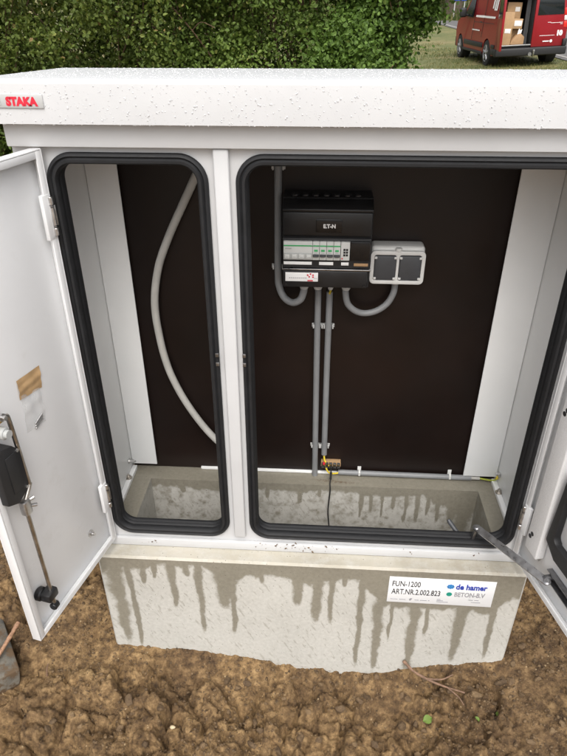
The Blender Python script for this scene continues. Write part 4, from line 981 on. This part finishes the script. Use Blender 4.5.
# ------------------------------------------------------------------ van (local: rear at y=0, front at +y, ground z=0)
def build_van():
    root = thing('van', 'red delivery van parked on the grass with its left rear door open', 'van', (5.25, 17.0, .06), local=True)
    root.rotation_euler = (R(1.0), R(-2.6), R(4.3))
    HW = .90
    def tum(V, k=.13):                            # tumblehome above the waist
        out = []
        for x, y, z in V:
            s = 1-k*max(0, (z-.95))/.85 if z > .95 else 1-.03*max(0, .5-z)/.2
            f = 1-.10*max(0, (y-3.5))/.8
            out.append((x*s*f, y, z))
        return out
    def arch(cy, r=.36, n=12, z=.30): return [(cy+r*math.cos(R(t)), z+r*math.sin(R(t))) for t in np.linspace(-5, 185, n)]
    WR, WF = .72, 3.42
    top = [(4.28, .30), (4.30, .70), (4.12, .96), (3.30, 1.16), (2.62, 1.70), (2.3, 1.80), (.25, 1.82), (.08, 1.72), (.02, 1.0), (0, .42), (.05, .30)]
    side = top+arch(WR)[::-1]+arch(WF)[::-1]
    b = MB()
    for s in (-1, 1):
        x0, x1 = (s*HW, s*(HW-.06)); b.prism(side, min(x0, x1), max(x0, x1), 'x')
    b.prism([(.06, 1.765), (2.3, 1.745), (2.3, 1.80), (.25, 1.822), (.08, 1.79)], -HW+.061, HW-.061, 'x')
    b.prism([(2.05, .30), (3.0, .30), (3.0, .70), (3.85, .70), (3.85, .30), (4.28, .30), (4.30, .70), (4.12, .96), (3.30, 1.16), (2.62, 1.70), (2.31, 1.745), (2.05, 1.745)], -HW+.061, HW-.061, 'x')
    b.box((-HW+.061, .0, 1.66), (HW-.061, .12, 1.765), .01)
    b.V = tum(b.V); b.build('body', 'van_red', root)
    i = MB(); i.box((-HW+.07, .05, .44), (HW-.07, 2.04, .50), mi=0); i.box((-HW+.065, 1.4, .50), (HW-.065, 1.45, 1.74)); 
    for s in (-1, 1): i.box((s*(HW-.07), .04, .50), (s*(HW-.085), 1.4, 1.70))
    i.box((-.05, .30, .5), (.00, .36, 1.7), mi=1); i.box((-.16, .16, .5), (-.06, .20, 1.68), mi=0); i.box((-HW+.07, .6, 1.1), (-.2, 1.3, 1.13), mi=1)
    i.box((.02, .10, .5), (.78, 1.3, 1.5), .02, mi=0)
    i.V = tum(i.V); i.build('cargo_bay', ['van_inside', 'bare_metal'], root)
    s_ = MB(); s_.box((-HW+.08, -.02, .50), (.02, .10, .525), .006); s_.build('load_sill', 'bare_metal', root)
    # closed right rear door
    d = MB(); d.prism([(.015, .46), (HW-.03, .46), (HW-.03, 1.05), (HW-.13, 1.72), (.015, 1.72)], -.035, .02, 'y', bev=.012)
    d = d.build('rear_door', 'van_red', root)
    MB().prism([(.08, 1.16), (HW-.16, 1.16), (HW-.22, 1.62), (.08, 1.62)], -.042, -.0355, 'y', bev=.002).build('window', 'glass_dark', d)
    for a, b, c, e in ((.36, .99, .44, 1.0), (.44, .975, .74, .985), (.68, .945, .74, .955), (.20, .70, .58, .71), (.30, .565, .46, .59)): MB().box((a, -.040, b), (c, -.0355, e)).build('decal', 'decal_white', d)
    MB().cyl((.51, -.0355, .578), (.51, -.040, .578), .035, seg=16).build('decal', 'decal_white', d)
    text_mesh('lettering', '10', .15, 'decal_white', d, frame((.62, -.038, .70), (1, 0, 0), (0, 0, 1)), .012)
    # open left rear door, swung straight back
    M = Matrix.Translation((-HW+.02, -.02, 0)) @ Matrix.Rotation(R(-100), 4, 'Z')
    e = MB(M); e.prism([(.0, .46), (.86, .46), (.86, 1.72), (.10, 1.72), (0.0, 1.05)], -.03, .025, 'y', bev=.012); e = e.build('rear_door', 'van_red', root)
    MB(M).prism([(.16, 1.16), (.78, 1.16), (.78, 1.62), (.20, 1.62)], -.036, -.0305, 'y').build('window', 'glass_dark', e)
    # lamps
    for s in (-1, 1):
        l = MB(); x0, x1 = sorted((s*(HW-.005), s*(HW-.13)))
        l.box((x0, -.045, 1.14), (x1, .03, 1.30), .02, mi=0); l.box((x0, -.045, 1.02), (x1, .03, 1.135), .02, mi=1); l.box((x0, -.045, .86), (x1, .03, 1.015), .02, mi=0)
        if s < 0: l = MB(); l.box((-HW-.002, -.012, .86), (-HW+.05, .03, 1.30), .008)
        l.V = tum(l.V, .1); l.build('tail_lamp', ['lamp_red', 'lamp_clear'], root)
    bp_ = MB(); bp_.box((-HW-.01, -.13, .27), (HW+.01, .03, .455), .03, seg=3); bp_.box((-HW-.012, .031, .30), (-HW+.05, .33, .45), .02); bp_.box((HW-.05, .031, .30), (HW+.012, .33, .45), .02)
    bp_.box((HW-.10, -.10, .456), (HW+.005, .02, .62), .02)
    bp_.build('rear_bumper', 'black_plastic_dull', root)
    h = MB(); h.tube(smooth_path([(.05, -.05, .30), (.05, -.17, .27), (.05, -.20, .31), (.05, -.20, .36)], 4), .022, seg=10); h.cyl((.05, -.20, .35), (.05, -.20, .41), .035, seg=14, bev=.01); h.cyl((-.03, -.14, .31), (-.03, -.17, .31), .045, seg=16)
    h.build('tow_hitch', 'steel', root)
    for s in (-1, 1):
        for cy in (WR, WF):
            w = MB(); xo, xi = s*(HW+.005), s*(HW-.20)
            pr = [(.205, 0), (.30, .01), (.318, .035), (.318, .165), (.30, .19), (.205, .20)]
            V = []; F = []; n = 28
            for a in range(n):
                c, q = math.cos(2*math.pi*a/n), math.sin(2*math.pi*a/n)
                for (r_, dd) in pr: V.append((xo-s*dd, cy+r_*c, .315+r_*q))
            for a in range(n):
                for j in range(len(pr)-1): F.append([a*6+j, a*6+j+1, ((a+1) % n)*6+j+1, ((a+1) % n)*6+j])
            w.add(V, F, 0); w.cyl((xi, cy, .315), (xi+s*.02, cy, .315), .2, seg=24)
            w = w.build('wheel', 'tyre', root)
            r_ = MB(); r_.cyl((xo-s*.06, cy, .315), (xo-s*.05, cy, .315), .203, seg=28)
            for k in range(5):
                a = 2*math.pi*k/5+.3
                r_.tube([(xo-s*.012, cy+.04*math.cos(a), .315+.04*math.sin(a)), (xo-s*.018, cy+.195*math.cos(a), .315+.195*math.sin(a))], .024, seg=8)
            r_.cyl((xo-s*.04, cy, .315), (xo-s*.005, cy, .315), .05, seg=16, bev=.006)
            r_.tube([(xo-s*.012, cy+.2*math.cos(t), .315+.2*math.sin(t)) for t in np.linspace(0, 6.283, 29)], .012, seg=6)
            r_.build('rim', 'alloy', w)
            l = MB(); l.cyl((s*(HW-.30), cy, .315), (s*(HW-.07), cy, .36), .34, seg=24); l.build('wheel_well', 'black_plastic_dull', root)
    # side trim, windows, mirrors, decals
    for s in (-1, 1):
        t = MB(); xs = sorted((s*(HW+.012), s*(HW-.01)))
        t.box((xs[0], 1.12, .42), (xs[1], 2.98, .54), .008); t.box((xs[0], .05, .46), (xs[1], .34, .54), .008); t.box((xs[0], 1.10, .26), (xs[1], 3.04, .33), .01)
        t.build('side_trim', 'black_plastic_dull', root)
        g = MB(); xs = sorted((s*(HW+.004), s*(HW-.004)))
        g.prism([(2.32, 1.10), (3.18, 1.12), (2.70, 1.60), (2.36, 1.62)], xs[0], xs[1], 'x'); g.V = tum(g.V); g.build('side_window', 'glass_dark', root)
        q = MB(); q.box((s*(HW-.02) if s > 0 else -HW-.12, 2.76, 1.12), (s*(HW-.02) if s < 0 else HW+.12, 2.82, 1.18), .015); a, c = sorted((s*(HW+.06), s*(HW+.25))); q.box((a, 2.68, 1.10), (c, 2.84, 1.34), .05, seg=3)
        q.build('door_mirror', 'black_plastic_dull', root)
        q = MB(); xs = sorted((s*(HW+.004), s*(HW-.003))); q.box((xs[0], 1.28, .66), (xs[1], 1.295, 1.62)); q.box((xs[0], 2.22, .56), (xs[1], 2.235, 1.70)); q.box((xs[0], 1.38, 1.0), (xs[1], 1.56, 1.03), .004); q.box((xs[0], .30, 1.0), (xs[1], 2.1, 1.012)); q.V = tum(q.V); q.build('panel_gap', 'black_plastic', root)
    for (y0, y1, z0, z1) in [(.30, 1.18, 1.12, 1.165)]+[(1.22+q*.075, 1.27+q*.075, 1.118, 1.168) for q in range(11)]+[(.30, .38, 1.336, 1.66), (.44, .52, 1.336, 1.66), (.60, .68, 1.34, 1.66), (.30, .52, 1.30, 1.335), (1.5, 2.2, .80, .83)]:
        k = MB(); k.box((-HW-.005, y0, z0), (-HW+.003, y1, z1)); k.V = tum(k.V); k.build('decal', 'decal_white', root)
    MB().prism([(3.34, 1.165), (2.66, 1.70), (2.655, 1.706), (3.345, 1.175)], -.70, .70, 'x').build('windscreen', 'glass_dark', root)
    for s in (-1, 1): MB().box((s*.52-.16, 4.16, .72), (s*.52+.16, 4.285, .88), .03).build('headlight', 'lamp_clear', root)
    MB().box((-.80, 4.28, .27), (.80, 4.38, .55), .04).build('front_bumper', 'black_plastic_dull', root)
    return root
van = build_van()
VM = Matrix.Translation((5.25, 17.0, .06)) @ van.rotation_euler.to_matrix().to_4x4()
def carton(label, x0, x1, y0, y1, z0, z1, tilt=0, lab=None):
    loc = VM @ Vector(((x0+x1)/2, y0, z0))
    t = thing('cardboard_box', label, 'box', loc, 'cardboard boxes in the van', local=True); t.rotation_euler = (VM.to_3x3() @ Matrix.Rotation(R(tilt), 3, 'Y')).to_euler()
    w, h = (x1-x0), (z1-z0)
    MB().box((-w/2, 0, 0), (w/2, y1-y0, h), .006).build('carton', 'cardboard', t)
    MB().box((-w/2+.01, -.0022, h*.49), (w/2-.01, -.0004, h*.52)).build('tape', 'packing_tape', t)
    if lab: MB().box((lab[0], -.0035, lab[1]), (lab[2], -.0005, lab[3]), .0005).build('label', 'paper_white', t)
carton('tallest brown cardboard box standing at the open door of van', -.76, -.48, .12, .55, .51, 1.26, 3, (-.05, .28, .10, .38))
carton('brown cardboard box high in the van behind the tallest box', -.60, -.24, .30, .70, 1.10, 1.46, 3, (.02, .16, .14, .26))
carton('small cardboard box with white label above the brown bag', -.46, -.22, .13, .28, .88, 1.10, 3, (-.09, .06, .10, .18))
carton('flat cardboard box under the box with the white label', -.46, -.16, .30, .70, .51, .875, 0)
def bag():
    loc = VM @ Vector((-.30, .10, .526)); o = MB(); P = []
    b = thing('paper_bag', 'crumpled brown paper bag on the van floor by the cardboard boxes', 'bag', loc, local=True); b.rotation_euler = VM.to_euler()
    o.prism([(-.18, 0), (.16, 0), (.17, .16), (.06, .25), (-.03, .22), (-.15, .10)], 0, .17, 'y', bev=.012); o.build('sack', 'brown_bag_paper', b)
    MB().prism([(-.02, .20), (.08, .24), (.10, .34), (.05, .31), (.02, .37), (.0, .30)], .03, .05, 'y').build('paper_sheet', 'paper_white', b)
bag()
# bushes at the foot of the far bank
for lab, x, y, w, h in (('rounded green bush at the foot of far bank, left of the thick trunk', 6.2, 53, 2.6, 2.1), ('low green bush on the far bank, right of the blue sign', 12.6, 51, 2.2, 1.9), ('wide dark bush on the bank right of the red van', 15.5, 36, 3.0, 2.6)):
    z0 = float(ground_h(x, y, False)); b = thing('bush', lab, 'bush', (x, y, z0), 'bushes on the far bank')
    C = []; T = []; st_ = MB()
    for k in range(90):
        d = RNG.normal(size=3); d /= np.linalg.norm(d); d[2] = abs(d[2]); q = np.array([x, y, z0+.1])+d*np.array([w*.5, w*.4, h*.85])*(.55+.45*RNG.random())
        C.append(q+RNG.normal(0, .14, (26, 3))); T.append(.35+.3*(RNG.random()-.5)+.15*RNG.normal(size=26))
        if k % 9 == 0: st_.tube([(x, y, z0-.1), tuple((q+np.array([x, y, z0]))/2+np.array([0, 0, .2])), tuple(q)], .03, seg=6)
    leaves_mesh('foliage', np.concatenate(C), .16, 'leaf_far', b, np.concatenate(T)); st_.build('stems', 'bark', b)
